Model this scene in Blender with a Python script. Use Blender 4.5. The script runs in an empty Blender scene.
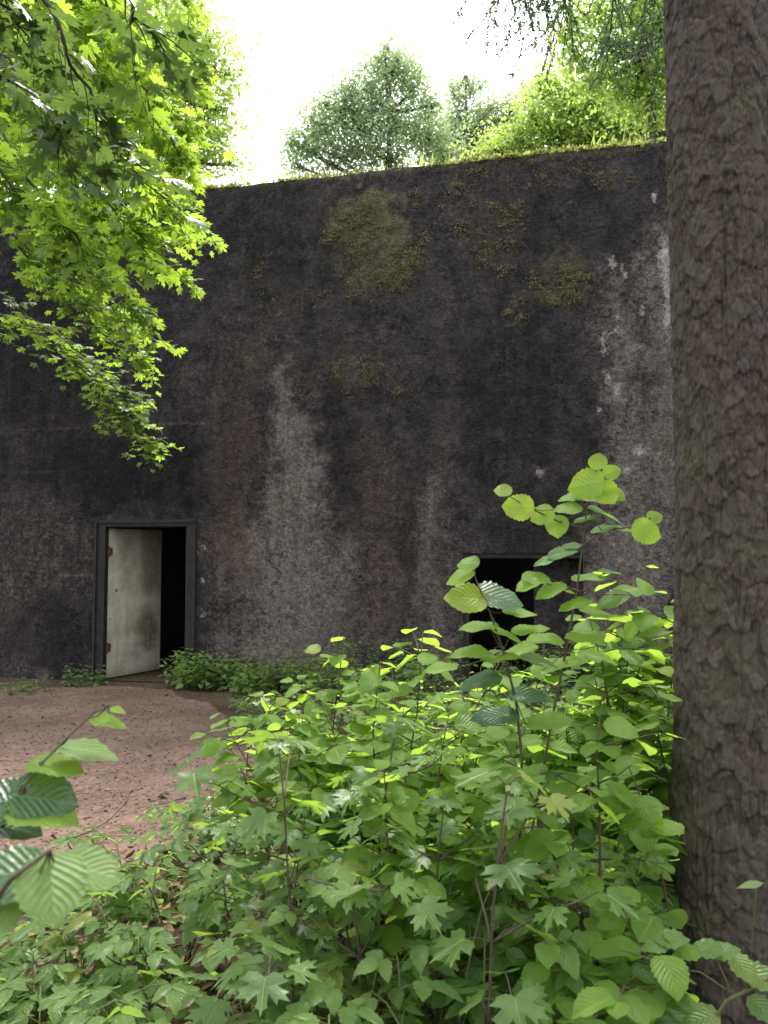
import bpy, math, random
import numpy as np
from mathutils import Vector, Matrix

SEED = 11
rng = np.random.default_rng(SEED)
random.seed(SEED)
R = math.radians
scene = bpy.context.scene
COL = scene.collection

# ------------------------------------------------------------------ camera
CAM = np.array([0.0, 0.0, 1.6])
PITCH = R(3.3)
FPX = 770.0
FW = np.array([0, math.cos(PITCH), math.sin(PITCH)])
UPV = np.array([0, -math.sin(PITCH), math.cos(PITCH)])
RT = np.array([1.0, 0, 0])

def ray(px, py):
    """direction with unit depth along +Y"""
    d = RT * (px - 384) / FPX + UPV * (512 - py) / FPX + FW
    return d / d[1]

def at(px, py, Y):
    return CAM + ray(px, py) * Y

def on_ground(px, py, z=0.0):
    r = ray(px, py)
    return CAM + r * ((z - CAM[2]) / r[2])

def project(P):
    v = np.asarray(P) - CAM
    d = v @ FW
    return 384 + FPX * (v @ RT) / d, 512 - FPX * (v @ UPV) / d

# ------------------------------------------------------------------ noise
def _hash(ix, iy, iz, seed):
    h = (ix.astype(np.int64) * 374761393 + iy.astype(np.int64) * 668265263 + iz.astype(np.int64) * 2147483647 + seed * 974711) & 0xFFFFFFFF
    h = ((h ^ (h >> 13)) * 1274126177) & 0xFFFFFFFF
    h = ((h ^ (h >> 16)) * 2246822519) & 0xFFFFFFFF
    return ((h ^ (h >> 15)) & 0xFFFFFF) / float(0xFFFFFF)

def vnoise(x, y, z=None, seed=0):
    x = np.asarray(x, float); y = np.asarray(y, float)
    z = np.zeros_like(x) if z is None else np.asarray(z, float)
    ix, iy, iz = np.floor(x), np.floor(y), np.floor(z)
    fx, fy, fz = x - ix, y - iy, z - iz
    fx, fy, fz = [f * f * (3 - 2 * f) for f in (fx, fy, fz)]
    out = 0
    for a in (0, 1):
        for b in (0, 1):
            for c in (0, 1):
                w = (fx if a else 1 - fx) * (fy if b else 1 - fy) * (fz if c else 1 - fz)
                out = out + w * _hash(ix + a, iy + b, iz + c, seed)
    return out

def fbm(x, y, z=None, seed=0, octaves=4, gain=0.5):
    s, a, t = 0, 1.0, 0.0
    for o in range(octaves):
        f = 2.0 ** o
        s = s + a * vnoise(np.asarray(x) * f, np.asarray(y) * f, None if z is None else np.asarray(z) * f, seed + o * 17)
        t += a; a *= gain
    return s / t

def smooth(e0, e1, x):
    t = np.clip((x - e0) / (e1 - e0), 0, 1)
    return t * t * (3 - 2 * t)

# ------------------------------------------------------------------ objects
def link(o, parent=None):
    COL.objects.link(o)
    if parent is not None:
        o.parent = parent
    return o

def tag(o, label=None, cat=None, group=None, kind=None):
    if label: o['label'] = label
    if cat: o['category'] = cat
    if group: o['group'] = group
    if kind: o['kind'] = kind
    return o

def empty(name, loc, rz=0.0):
    o = bpy.data.objects.new(name, None)
    o.empty_display_size = 0.2
    o.location = tuple(float(v) for v in loc)
    o.rotation_euler = (0, 0, rz)
    return link(o)

def mesh_np(name, V, faces_flat, face_sizes, mats, parent=None, attrs=None, uv=None, matidx=None, smooth_shade=True, origin=None):
    """V (n,3); faces as flat loop indices with sizes."""
    V = np.asarray(V, np.float32)
    if origin is not None:
        V = V - np.asarray(origin, np.float32)
    m = bpy.data.meshes.new(name)
    m.vertices.add(len(V)); m.vertices.foreach_set('co', V.ravel())
    faces_flat = np.asarray(faces_flat, np.int32); face_sizes = np.asarray(face_sizes, np.int32)
    m.loops.add(len(faces_flat)); m.loops.foreach_set('vertex_index', faces_flat)
    m.polygons.add(len(face_sizes))
    starts = np.concatenate([[0], np.cumsum(face_sizes)[:-1]]).astype(np.int32)
    m.polygons.foreach_set('loop_start', starts)
    m.polygons.foreach_set('loop_total', face_sizes)
    if matidx is not None:
        m.polygons.foreach_set('material_index', np.asarray(matidx, np.int32))
    m.polygons.foreach_set('use_smooth', np.full(len(face_sizes), smooth_shade, bool))
    m.update(calc_edges=True)
    if uv is not None:
        l = m.uv_layers.new(name='UVMap')
        l.data.foreach_set('uv', np.asarray(uv, np.float32)[faces_flat].ravel())
    for k, v in (attrs or {}).items():
        a = m.attributes.new(k, 'FLOAT', 'POINT')
        a.data.foreach_set('value', np.asarray(v, np.float32))
    for mt in (mats if isinstance(mats, (list, tuple)) else [mats]):
        m.materials.append(mt)
    o = bpy.data.objects.new(name, m)
    if origin is not None and parent is None:
        o.location = tuple(float(v) for v in origin)
    return link(o, parent)

class MB:
    """collects verts and faces (any size)"""
    def __init__(s): s.v, s.f, s.m = [], [], []; s.t = []
    def add(s, verts, faces, mat=0, t=0.5):
        b = len(s.v)
        s.v.extend([tuple(float(c) for c in p) for p in verts]); s.t.extend([t] * len(verts))
        for f in faces:
            s.f.append([b + i for i in f]); s.m.append(mat)
    def box(s, x0, x1, y0, y1, z0, z1, mat=0):
        s.add([(x0,y0,z0),(x1,y0,z0),(x1,y1,z0),(x0,y1,z0),(x0,y0,z1),(x1,y0,z1),(x1,y1,z1),(x0,y1,z1)],
              [(0,3,2,1),(4,5,6,7),(0,1,5,4),(1,2,6,5),(2,3,7,6),(3,0,4,7)], mat)
    def tube(s, pts, radii, sides=6, mat=0, cap=True, t=0.5):
        pts = [np.asarray(p, float) for p in pts]
        n = len(pts)
        if n < 2: return
        if Foliage.gap:
            mid = pts[n // 2]
            if any(p[1] < 2.7 and p[0] > .365 * p[1] and p[2] > .25 for p in (mid, pts[-1])): return
        rings = []
        ref = np.array([0.31, 0.77, 0.12])
        for i in range(n):
            a = pts[max(i - 1, 0)]; b = pts[min(i + 1, n - 1)]
            d = b - a; L = np.linalg.norm(d); d = d / L if L > 1e-9 else np.array([0, 0, 1.0])
            u = np.cross(d, ref); lu = np.linalg.norm(u)
            if lu < 1e-3: u = np.cross(d, [1, 0, 0]); lu = np.linalg.norm(u)
            u /= lu; w = np.cross(d, u)
            r = radii[i] if hasattr(radii, '__len__') else radii
            rings.append([pts[i] + r * (math.cos(k * 2 * math.pi / sides) * u + math.sin(k * 2 * math.pi / sides) * w) for k in range(sides)])
        V = [p for rg in rings for p in rg]
        F = []
        for i in range(n - 1):
            for k in range(sides):
                k2 = (k + 1) % sides
                F.append((i * sides + k, i * sides + k2, (i + 1) * sides + k2, (i + 1) * sides + k))
        if cap:
            F.append(tuple(range(sides - 1, -1, -1))); F.append(tuple((n - 1) * sides + k for k in range(sides)))
        s.add(V, F, mat, t)
    def build(s, name, mats, parent=None, smooth_shade=True, origin=None):
        if not s.f: return None
        return mesh_np(name, np.array(s.v), [i for f in s.f for i in f], [len(f) for f in s.f], mats, parent,
                       attrs={'tint': np.array(s.t)}, matidx=s.m, smooth_shade=smooth_shade, origin=origin)

# ------------------------------------------------------------------ leaf templates
class Leaf:
    def __init__(s, V, F, UV):
        s.V = np.array(V, float); s.UV = np.array(UV, float)
        s.flat = np.array([i for f in F for i in f]); s.sizes = np.array([len(f) for f in F]); s.n = len(V)

def ribbon_leaf(profile, rows, cols, serr=0.0):
    V, UV, F = [], [], []
    for i in range(rows + 1):
        t = i / rows
        w = profile(t)
        for j in range(-cols, cols + 1):
            x = w * j / cols
            if abs(j) == cols and serr and 0 < i < rows:
                x *= 1 + (serr if i % 2 else -serr)
            V.append((x, t, 0)); UV.append((j / cols * 0.5 + 0.5, t))
    c = 2 * cols + 1
    for i in range(rows):
        for j in range(2 * cols):
            a = i * c + j
            F.append((a, a + 1, a + c + 1, a + c))
    return Leaf(V, F, UV)

def prof_hazel(t):
    if t <= 0.001: return 0.03
    if t >= 0.999: return 0.004
    b = 0.46 * (math.sin(math.pi * min(1, t ** 0.80)) ** 0.55)
    if t > 0.82: b = min(b, 0.46 * (1 - t) / 0.18 * 0.62 + 0.01)
    return max(b, 0.004)
def prof_ovate(t):
    return max(0.003, 0.33 * (math.sin(math.pi * t ** 0.7)) ** 0.8 if 0 < t < 1 else 0.003)
def prof_lance(t):
    return max(0.003, 0.2 * (math.sin(math.pi * t ** 0.75)) if 0 < t < 1 else 0.003)

HAZEL = ribbon_leaf(prof_hazel, 16, 3, 0.045)
OVATE = ribbon_leaf(prof_ovate, 10, 2, 0.09)
OVATE_LOW = ribbon_leaf(prof_ovate, 4, 1)
LANCE = ribbon_leaf(prof_lance, 5, 1)
CHIP = Leaf([(0,0,0),(.35,.4,.05),(0,1,0),(-.35,.45,.05)], [(0,1,2),(0,2,3)], [(.5,0),(1,.5),(.5,1),(0,.5)])
BLADE = Leaf([(-.04,0,0),(.04,0,0),(.03,.55,.06),(-.03,.55,.06),(0,1,.2)], [(0,1,2,3),(3,2,4)], [(0,0),(1,0),(1,.5),(0,.5),(.5,1)])

def maple_template(detail=True):
    half = [(0,1.0),(.05,.85),(.15,.80),(.115,.68),(.14,.50),(.37,.76),(.38,.63),(.66,.69),(.53,.52),(.62,.44),(.43,.37),(.33,.30),(.62,.20),(.46,.12),(.42,.01),(.2,-.02),(.05,.06)]
    pts = half + [(0,.10)] + [(-x, y) for x, y in half[:0:-1]]
    c = (0, .32)
    V = [(c[0], c[1], 0)]; UV = [(.5, c[1])]
    rings = [0.5, 1.0] if detail else [1.0]
    n = len(pts)
    for r in rings:
        for x, y in pts:
            X, Y = c[0] + (x - c[0]) * r, c[1] + (y - c[1]) * r
            V.append((X, Y, 0)); UV.append((X * 0.7 + 0.5, Y))
    F = []
    for k in range(n):
        F.append((0, 1 + (k + 1) % n, 1 + k))
    if detail:
        for k in range(n):
            k2 = (k + 1) % n
            F.append((1 + k, 1 + k2, 1 + n + k2, 1 + n + k))
    return Leaf(V, F, UV)
MAPLE = maple_template(True)
MAPLE_LOW = maple_template(False)

def norm(a):
    a = np.asarray(a, float)
    return a / np.maximum(np.linalg.norm(a, axis=-1, keepdims=True), 1e-9)

class Foliage:
    """leaf placements of one plant; build() turns them into one mesh"""
    def __init__(s): s.items = []
    gap = False
    def add(s, T, pos, d, n, size, tint=None, droop=0.15, fold=0.15, wave=0.03, mat=0):
        pos = np.atleast_2d(pos); N = len(pos)
        if Foliage.gap and N == 1 and pos[0, 1] < 2.6 and pos[0, 0] > .358 * pos[0, 1] and pos[0, 2] > .25: return
        d = np.broadcast_to(np.atleast_2d(d), (N, 3)); n = np.broadcast_to(np.atleast_2d(n), (N, 3))
        size = np.broadcast_to(np.asarray(size, float), (N,))
        tint = rng.random(N) if tint is None else np.broadcast_to(np.asarray(tint, float), (N,))
        droop = np.broadcast_to(np.asarray(droop, float), (N,)); fold = np.broadcast_to(np.asarray(fold, float), (N,))
        s.items.append((T, pos, d, n, size, tint, droop, fold, wave, mat))
    def count(s): return sum(len(i[1]) for i in s.items)
    def arrays(s):
        Vs, flats, sizes, uvs, tints, mats = [], [], [], [], [], []
        base = 0
        for T, pos, d, n, size, tint, droop, fold, wave, mat in s.items:
            N = len(pos)
            d = norm(d); x = norm(np.cross(d, n)); z = np.cross(x, d)
            t = T.V
            lx = np.broadcast_to(t[:, 0], (N, T.n)); ly = np.broadcast_to(t[:, 1], (N, T.n))
            ph = rng.random((N, 1)) * 6.28
            lz = (t[:, 2] - droop[:, None] * ly ** 2 + fold[:, None] * np.abs(lx) - 0.25 * np.abs(droop)[:, None] * lx ** 2
                  + wave * np.sin(ly * 9 + lx * 5 + ph) * (np.abs(lx) * 2))
            V = pos[:, None, :] + size[:, None, None] * (lx[..., None] * x[:, None, :] + ly[..., None] * d[:, None, :] + lz[..., None] * z[:, None, :])
            Vs.append(V.reshape(-1, 3))
            flats.append((T.flat[None, :] + (np.arange(N) * T.n)[:, None] + base).ravel())
            sizes.append(np.tile(T.sizes, N)); uvs.append(np.tile(T.UV, (N, 1)))
            tints.append(np.repeat(tint, T.n)); mats.append(np.full(N * len(T.sizes), mat))
            base += N * T.n
        return [np.concatenate(a) for a in (Vs, flats, sizes, uvs, tints, mats)]
    def build(s, name, mats, parent=None, origin=None):
        if not s.items: return None
        V, fl, sz, uv, ti, mi = s.arrays()
        return mesh_np(name, V, fl, sz, mats, parent, attrs={'tint': ti}, uv=uv, matidx=mi, origin=origin)

# ------------------------------------------------------------------ materials
def new_mat(name):
    m = bpy.data.materials.new(name); m.use_nodes = True
    nt = m.node_tree
    for n in list(nt.nodes): nt.nodes.remove(n)
    return m, nt, nt.nodes, nt.links

class NT:
    def __init__(s, nt): s.nt = nt; s.N = nt.nodes; s.L = nt.links
    def node(s, t, **kw):
        n = s.N.new(t)
        for k, v in kw.items(): setattr(n, k, v)
        return n
    def put(s, sock, v):
        if isinstance(v, bpy.types.NodeSocket): s.L.new(v, sock)
        elif v is not None: sock.default_value = v
    def math(s, op, a, b=None, c=None, clamp=False):
        n = s.node('ShaderNodeMath', operation=op, use_clamp=clamp)
        s.put(n.inputs[0], a)
        if b is not None: s.put(n.inputs[1], b)
        if c is not None: s.put(n.inputs[2], c)
        return n.outputs[0]
    def mix(s, f, a, b, blend='MIX'):
        n = s.node('ShaderNodeMix', data_type='RGBA', blend_type=blend)
        s.put(n.inputs[0], f)
        s.put(n.inputs[6], a if not isinstance(a, tuple) else (*a, 1)); s.put(n.inputs[7], b if not isinstance(b, tuple) else (*b, 1))
        return n.outputs[2]
    def noise(s, vec, scale, detail=4, rough=0.55, dist=0.0, out=0):
        n = s.node('ShaderNodeTexNoise')
        if vec is not None: s.L.new(vec, n.inputs['Vector'])
        n.inputs['Scale'].default_value = scale; n.inputs['Detail'].default_value = detail
        n.inputs['Roughness'].default_value = rough; n.inputs['Distortion'].default_value = dist
        return n.outputs[out]
    def ramp(s, f, stops):
        n = s.node('ShaderNodeMapRange', interpolation_type='SMOOTHSTEP')
        s.put(n.inputs[0], f); n.inputs[1].default_value = stops[0]; n.inputs[2].default_value = stops[1]
        return n.outputs[0]
    def attr(s, name):
        return s.node('ShaderNodeAttribute', attribute_name=name).outputs['Fac']
    def bump(s, h, strength=0.4, dist=0.02, normal=None):
        n = s.node('ShaderNodeBump'); n.inputs['Strength'].default_value = strength; n.inputs['Distance'].default_value = dist
        s.L.new(h, n.inputs['Height'])
        if normal is not None: s.L.new(normal, n.inputs['Normal'])
        return n.outputs[0]
    def principled(s, color, rough=0.8, spec=0.3, normal=None, metallic=0.0):
        p = s.node('ShaderNodeBsdfPrincipled')
        s.put(p.inputs['Base Color'], color if not isinstance(color, tuple) else (*color, 1))
        s.put(p.inputs['Roughness'], rough); p.inputs['Specular IOR Level'].default_value = spec
        p.inputs['Metallic'].default_value = metallic
        if normal is not None: s.L.new(normal, p.inputs['Normal'])
        return p.outputs[0]
    def out(s, sh):
        o = s.node('ShaderNodeOutputMaterial'); s.L.new(sh, o.inputs['Surface'])

def leaf_mat(name, ca, cb, trans, veins=0.0, gloss=0.38, spec=0.4, tfac=0.42, nveins=8.0, palmate=False):
    m, nt, _, _ = new_mat(name); T = NT(nt)
    tint = T.attr('tint')
    geo = T.node('ShaderNodeNewGeometry')
    nz = T.noise(geo.outputs['Position'], 34, 3)
    f = T.math('ADD', T.math('MULTIPLY', tint, 0.75), T.math('MULTIPLY', T.math('SUBTRACT', nz, 0.40), 1.1), clamp=True)
    col = T.mix(f, ca, cb)
    # a few yellowing leaves
    yel = T.ramp(tint, (0.965, 0.99))
    col = T.mix(T.math('MULTIPLY', yel, 0.6), col, (0.22, 0.2, 0.03))
    spot = T.math('MULTIPLY', T.ramp(T.noise(geo.outputs['Position'], 120, 2), (0.66, 0.72)), T.ramp(T.math('FRACT', T.math('MULTIPLY', tint, 17.3)), (0.5, 0.9)))
    col = T.mix(T.math('MULTIPLY', spot, 0.75), col, (0.09, 0.055, 0.02))
    tc = T.mix(f, tuple(c * 0.75 for c in trans), tuple(min(1, c * 1.25) for c in trans))
    normal = None
    if veins:
        uv = T.node('ShaderNodeUVMap', uv_map='UVMap').outputs[0]
        sep = T.node('ShaderNodeSeparateXYZ'); T.L.new(uv, sep.inputs[0])
        ax = T.math('ABSOLUTE', T.math('SUBTRACT', sep.outputs[0], 0.5))
        ph = T.math('SUBTRACT', T.math('MULTIPLY', sep.outputs[1], nveins), T.math('MULTIPLY', ax, nveins * 0.85))
        w = T.math('ABSOLUTE', T.math('SUBTRACT', T.math('FRACT', ph), 0.5))
        line = T.ramp(w, (0.42, 0.5))
        if palmate:
            sx = T.math('DIVIDE', T.math('SUBTRACT', sep.outputs[0], 0.5), 0.7); sy = T.math('SUBTRACT', sep.outputs[1], 0.08)
            an = T.math('DIVIDE', T.math('ARCTAN2', sx, sy), 0.80)
            rr = T.math('SQRT', T.math('ADD', T.math('MULTIPLY', sx, sx), T.math('MULTIPLY', sy, sy)))
            w = T.math('MULTIPLY', T.math('ABSOLUTE', T.math('SUBTRACT', T.math('FRACT', T.math('ADD', an, 0.5)), 0.5)), rr)
            line = T.math('SUBTRACT', 1.0, T.ramp(w, (0.006, 0.022)))
        mid = T.math('SUBTRACT', 1.0, T.ramp(ax, (0.006, 0.03)))
        vein = T.math('MAXIMUM', T.math('MULTIPLY', line, 0.7), mid)
        col = T.mix(T.math('MULTIPLY', vein, veins), col, tuple(min(1, c * 1.9 + 0.02) for c in cb))
        tc = T.mix(T.math('MULTIPLY', vein, veins), tc, tuple(c * 0.5 for c in trans))
        h = vein if palmate else T.math('SUBTRACT', T.math('MULTIPLY', T.math('SINE', T.math('MULTIPLY', w, 3.1416)), 1.0), vein)
        normal = T.bump(T.math('MULTIPLY', h, -1.0), 0.5, 0.005)
    normal = T.bump(T.noise(geo.outputs['Position'], 55, 2), 0.25, 0.008, normal)
    p = T.principled(col, gloss, spec, normal)
    tr = T.node('ShaderNodeBsdfTranslucent'); T.L.new(tc, tr.inputs[0])
    mx = T.node('ShaderNodeMixShader'); mx.inputs[0].default_value = tfac
    T.L.new(p, mx.inputs[1]); T.L.new(tr.outputs[0], mx.inputs[2])
    T.out(mx.outputs[0])
    return m

M = {}
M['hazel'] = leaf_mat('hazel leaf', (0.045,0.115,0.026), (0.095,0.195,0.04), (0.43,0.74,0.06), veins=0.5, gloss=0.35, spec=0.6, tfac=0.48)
M['bright'] = leaf_mat('top lit hazel leaf', (0.095,0.185,0.028), (0.145,0.235,0.042), (0.45,0.68,0.075), veins=0.5, gloss=0.45, tfac=0.5)  # light on the shrub tops put into a lighter, yellower leaf colour
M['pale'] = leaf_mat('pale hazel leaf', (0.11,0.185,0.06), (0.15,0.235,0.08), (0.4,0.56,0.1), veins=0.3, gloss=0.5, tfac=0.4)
M['glow'] = leaf_mat('backlit hazel leaf', (0.11,0.21,0.03), (0.165,0.26,0.045), (0.62,0.9,0.08), veins=0.4, gloss=0.45, tfac=0.56)  # backlight through the hand placed leaves brightened into the colour itself
M['glossy'] = leaf_mat('glossy leaf', (0.022,0.07,0.025), (0.045,0.10,0.032), (0.16,0.34,0.05), veins=0.6, gloss=0.28, spec=0.5, tfac=0.3)
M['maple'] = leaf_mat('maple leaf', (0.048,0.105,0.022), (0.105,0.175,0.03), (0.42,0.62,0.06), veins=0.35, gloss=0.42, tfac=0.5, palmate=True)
M['shade_maple'] = leaf_mat('maple leaf painted in shade', (0.03,0.065,0.022), (0.07,0.115,0.034), (0.17,0.27,0.05), veins=0.35, gloss=0.36, tfac=0.34, palmate=True)  # silhouette shade of backlit leaves painted in; also varies the low sprays
M['sapling'] = leaf_mat('maple seedling leaf', (0.042,0.095,0.024), (0.105,0.175,0.044), (0.33,0.52,0.06), veins=0.45, gloss=0.42, spec=0.45, tfac=0.4, palmate=True)
M['bramble'] = leaf_mat('bramble leaf', (0.060,0.125,0.034), (0.135,0.215,0.06), (0.38,0.58,0.09), veins=0.4, gloss=0.35, spec=0.55, tfac=0.4, nveins=7)
M['herb'] = leaf_mat('herb leaf', (0.05,0.115,0.028), (0.12,0.20,0.045), (0.36,0.56,0.06), gloss=0.36, spec=0.55, tfac=0.4)
M['far'] = leaf_mat('hazed distant leaf', (0.09,0.13,0.068), (0.13,0.172,0.095), (0.42,0.55,0.25), gloss=0.5, tfac=0.5)  # haze and glare over the far crowns put into this paler colour
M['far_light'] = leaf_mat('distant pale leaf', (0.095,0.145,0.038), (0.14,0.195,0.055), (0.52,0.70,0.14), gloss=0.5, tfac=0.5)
M['needle'] = leaf_mat('needle', (0.028,0.06,0.03), (0.05,0.09,0.035), (0.10,0.2,0.06), gloss=0.5, tfac=0.3)
M['moss'] = leaf_mat('moss', (0.075,0.072,0.036), (0.21,0.195,0.095), (0.16,0.15,0.07), gloss=0.9, spec=0.1, tfac=0.25)
M['roof_moss'] = leaf_mat('roof moss', (0.10,0.115,0.04), (0.165,0.17,0.065), (0.32,0.35,0.10), gloss=0.9, spec=0.1, tfac=0.5)

def litter_mat(name, ca, cb):
    m, nt, _, _ = new_mat(name); T = NT(nt)
    col = T.mix(T.attr('tint'), ca, cb)
    T.out(T.principled(col, 0.8, 0.2))
    return m
M['litter'] = litter_mat('dead leaf', (0.055,0.032,0.02), (0.27,0.17,0.105))
M['chips'] = litter_mat('leaf crumbs', (0.055,0.034,0.026), (0.20,0.132,0.105))

def stem_mat(name, ca, cb):
    m, nt, _, _ = new_mat(name); T = NT(nt)
    tc = T.node('ShaderNodeTexCoord')
    n = T.noise(tc.outputs['Object'], 30, 3)
    col = T.mix(n, ca, cb)
    T.out(T.principled(col, 0.7, 0.25, T.bump(n, 0.4, 0.003)))
    return m
M['stem'] = stem_mat('green stem', (0.06,0.085,0.025), (0.11,0.10,0.04))
M['twig'] = stem_mat('brown twig', (0.035,0.026,0.02), (0.11,0.085,0.06))
M['branch'] = stem_mat('grey branch', (0.03,0.03,0.026), (0.09,0.085,0.07))

def bark_mat():
    m, nt, _, _ = new_mat('bark'); T = NT(nt)
    tc = T.node('ShaderNodeTexCoord')
    mp = T.node('ShaderNodeMapping'); mp.inputs['Scale'].default_value = (1, 1, 0.35)
    T.L.new(tc.outputs['Object'], mp.inputs[0])
    n1 = T.noise(mp.outputs[0], 26, 6, 0.65, 0.6)
    n2 = T.noise(mp.outputs[0], 95, 4, 0.6, 0.3)
    n3 = T.noise(tc.outputs['Object'], 4, 3)
    cav = T.attr('tint')
    col = T.mix(T.ramp(n1, (0.3, 0.72)), (0.030,0.0235,0.0205), (0.064,0.049,0.043))
    col = T.mix(T.math('MULTIPLY', T.ramp(n2, (0.45, 0.7)), 0.5), col, (0.105,0.087,0.083))
    col = T.mix(T.math('MULTIPLY', T.ramp(T.attr('plate'), (0.2, 0.85)), 0.5), col, (0.098,0.083,0.077))
    col = T.mix(T.ramp(cav, (0.6, 0.1)), col, (0.024,0.019,0.018))
    col = T.mix(T.math('MULTIPLY', T.ramp(n3, (0.52, 0.68)), 0.35), col, (0.085,0.088,0.05))
    h = T.math('ADD', n1, T.math('MULTIPLY', n2, 0.5))
    T.out(T.principled(col, 0.9, 0.15, T.bump(h, 0.55, 0.010)))
    return m
M['bark'] = bark_mat()

def concrete_mat():
    m, nt, _, _ = new_mat('stained concrete'); T = NT(nt)
    tc = T.node('ShaderNodeTexCoord'); V = tc.outputs['Object']
    n1 = T.noise(V, 3.2, 8, 0.68)
    n2 = T.noise(V, 24, 5, 0.7)
    n3 = T.noise(V, 85, 3, 0.7)
    mp = T.node('ShaderNodeMapping'); mp.inputs['Scale'].default_value = (9, 9, 0.9); T.L.new(V, mp.inputs[0])
    st = T.noise(mp.outputs[0], 1.0, 5, 0.6)
    light, brown, moss, white, dark = [T.attr(k) for k in ('light', 'brown', 'moss', 'white', 'dark')]
    n4 = T.noise(V, 9, 6, 0.75)
    C = lambda x, k: T.math('MULTIPLY', T.math('SUBTRACT', x, 0.5), k)
    spk = T.math('ADD', T.math('MULTIPLY', n2, 0.55), T.math('MULTIPLY', n3, 0.45))
    mot = T.math('ADD', T.math('ADD', C(n4, 1.3), C(spk, 3.0)), C(st, 0.9))
    gate = lambda k: T.ramp(k, (0.03, 0.3))
    col = T.mix(T.ramp(n1, (0.35, 0.68)), (0.0215,0.0188,0.0208), (0.057,0.0495,0.0520))
    col = T.mix(T.math('MULTIPLY', T.ramp(T.math('ADD', C(n4, 0.8), C(spk, 2.2)), (0.0, 0.45)), 0.85), col, (0.084,0.075,0.08))
    col = T.mix(T.math('MULTIPLY', T.ramp(T.math('ADD', C(n1, 1.0), C(spk, 1.0)), (0.08, 0.3)), 0.5), col, (0.066,0.05,0.042))
    red = T.math('MULTIPLY', T.ramp(T.noise(V, 13, 4, 0.7), (0.5, 0.66)), gate(light))
    lf = T.math('MULTIPLY', T.ramp(T.math('ADD', light, mot), (0.12, 1.45)), gate(light))
    col = T.mix(lf, col, T.mix(T.math('MULTIPLY', red, 0.7), (0.185,0.160,0.151), (0.135,0.094,0.084)))
    bf = T.math('MULTIPLY', T.ramp(T.math('ADD', brown, mot), (0.2, 1.15)), gate(brown))
    col = T.mix(T.math('MULTIPLY', bf, 0.65), col, (0.086,0.062,0.053))
    mf = T.math('MULTIPLY', T.ramp(T.math('ADD', moss, T.math('MULTIPLY', mot, 0.8)), (0.3, 1.25)), gate(moss))
    col = T.mix(T.math('MULTIPLY', mf, 0.85), col, (0.118,0.11,0.058))
    df = T.math('MULTIPLY', T.ramp(T.math('ADD', dark, mot), (0.1, 1.0)), gate(dark))
    col = T.mix(T.math('MULTIPLY', df, 0.92), col, (0.010,0.0092,0.0105))
    gr1 = T.noise(V, 17, 3, 0.8, 0.4); gr2 = T.noise(V, 44, 3, 0.8)
    grain = T.math('ADD', T.math('MULTIPLY', T.ramp(gr1, (0.36, 0.66)), 0.85), T.math('MULTIPLY', T.ramp(gr2, (0.36, 0.66)), 0.85))
    grain = T.math('MULTIPLY_ADD', grain, 0.62, 0.52)
    gc = T.node('ShaderNodeCombineColor'); [T.L.new(grain, gc.inputs[k]) for k in range(3)]
    col = T.mix(1.0, col, gc.outputs[0], 'MULTIPLY')
    # hairline cracks in the render coat
    cw = T.node('ShaderNodeTexVoronoi', feature='DISTANCE_TO_EDGE'); cw.inputs['Scale'].default_value = 0.55
    cv = T.node('ShaderNodeVectorMath', operation='ADD'); T.L.new(V, cv.inputs[0])
    cn = T.noise(V, 1.6, 6, 0.7, out=1); cs = T.node('ShaderNodeVectorMath', operation='SCALE'); cs.inputs[3].default_value = 1.3; T.L.new(cn, cs.inputs[0]); T.L.new(cs.outputs[0], cv.inputs[1])
    T.L.new(cv.outputs[0], cw.inputs['Vector'])
    crk = T.math('MULTIPLY', T.math('SUBTRACT', 1.0, T.ramp(cw.outputs[0], (0.001, 0.008))), T.ramp(n1, (0.42, 0.6)))
    col = T.mix(T.math('MULTIPLY', crk, 0.7), col, (0.012, 0.011, 0.012))
    wf = T.math('MULTIPLY', T.ramp(T.math('ADD', white, mot), (0.4, 1.2)), gate(white))
    col = T.mix(wf, col, (0.38,0.35,0.34))
    h = T.math('SUBTRACT', T.math('ADD', T.math('MULTIPLY', gr1, 0.9), T.math('MULTIPLY', gr2, 0.6)), crk)
    T.out(T.principled(col, 0.92, 0.12, T.bump(h, 1.0, 0.06)))
    return m
M['concrete'] = concrete_mat()

def simple_mat(name, ca, cb, scale=12, rough=0.8, bump=0.3, metallic=0.0, spec=0.3):
    m, nt, _, _ = new_mat(name); T = NT(nt)
    tc = T.node('ShaderNodeTexCoord')
    n = T.noise(tc.outputs['Object'], scale, 6, 0.65)
    T.out(T.principled(T.mix(T.ramp(n, (0.3, 0.7)), ca, cb), rough, spec, T.bump(n, bump, 0.01), metallic))
    return m
M['inside'] = simple_mat('inner concrete', (0.16,0.165,0.19), (0.24,0.245,0.27), 6)
M['frame'] = simple_mat('painted steel frame', (0.007,0.0068,0.0065), (0.020,0.019,0.018), 14, 0.65, 0.25)
M['rust'] = simple_mat('rusty iron', (0.03,0.02,0.016), (0.09,0.05,0.035), 30, 0.8, 0.4)
M['post'] = simple_mat('dark post', (0.03,0.028,0.026), (0.06,0.055,0.05), 20)

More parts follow.
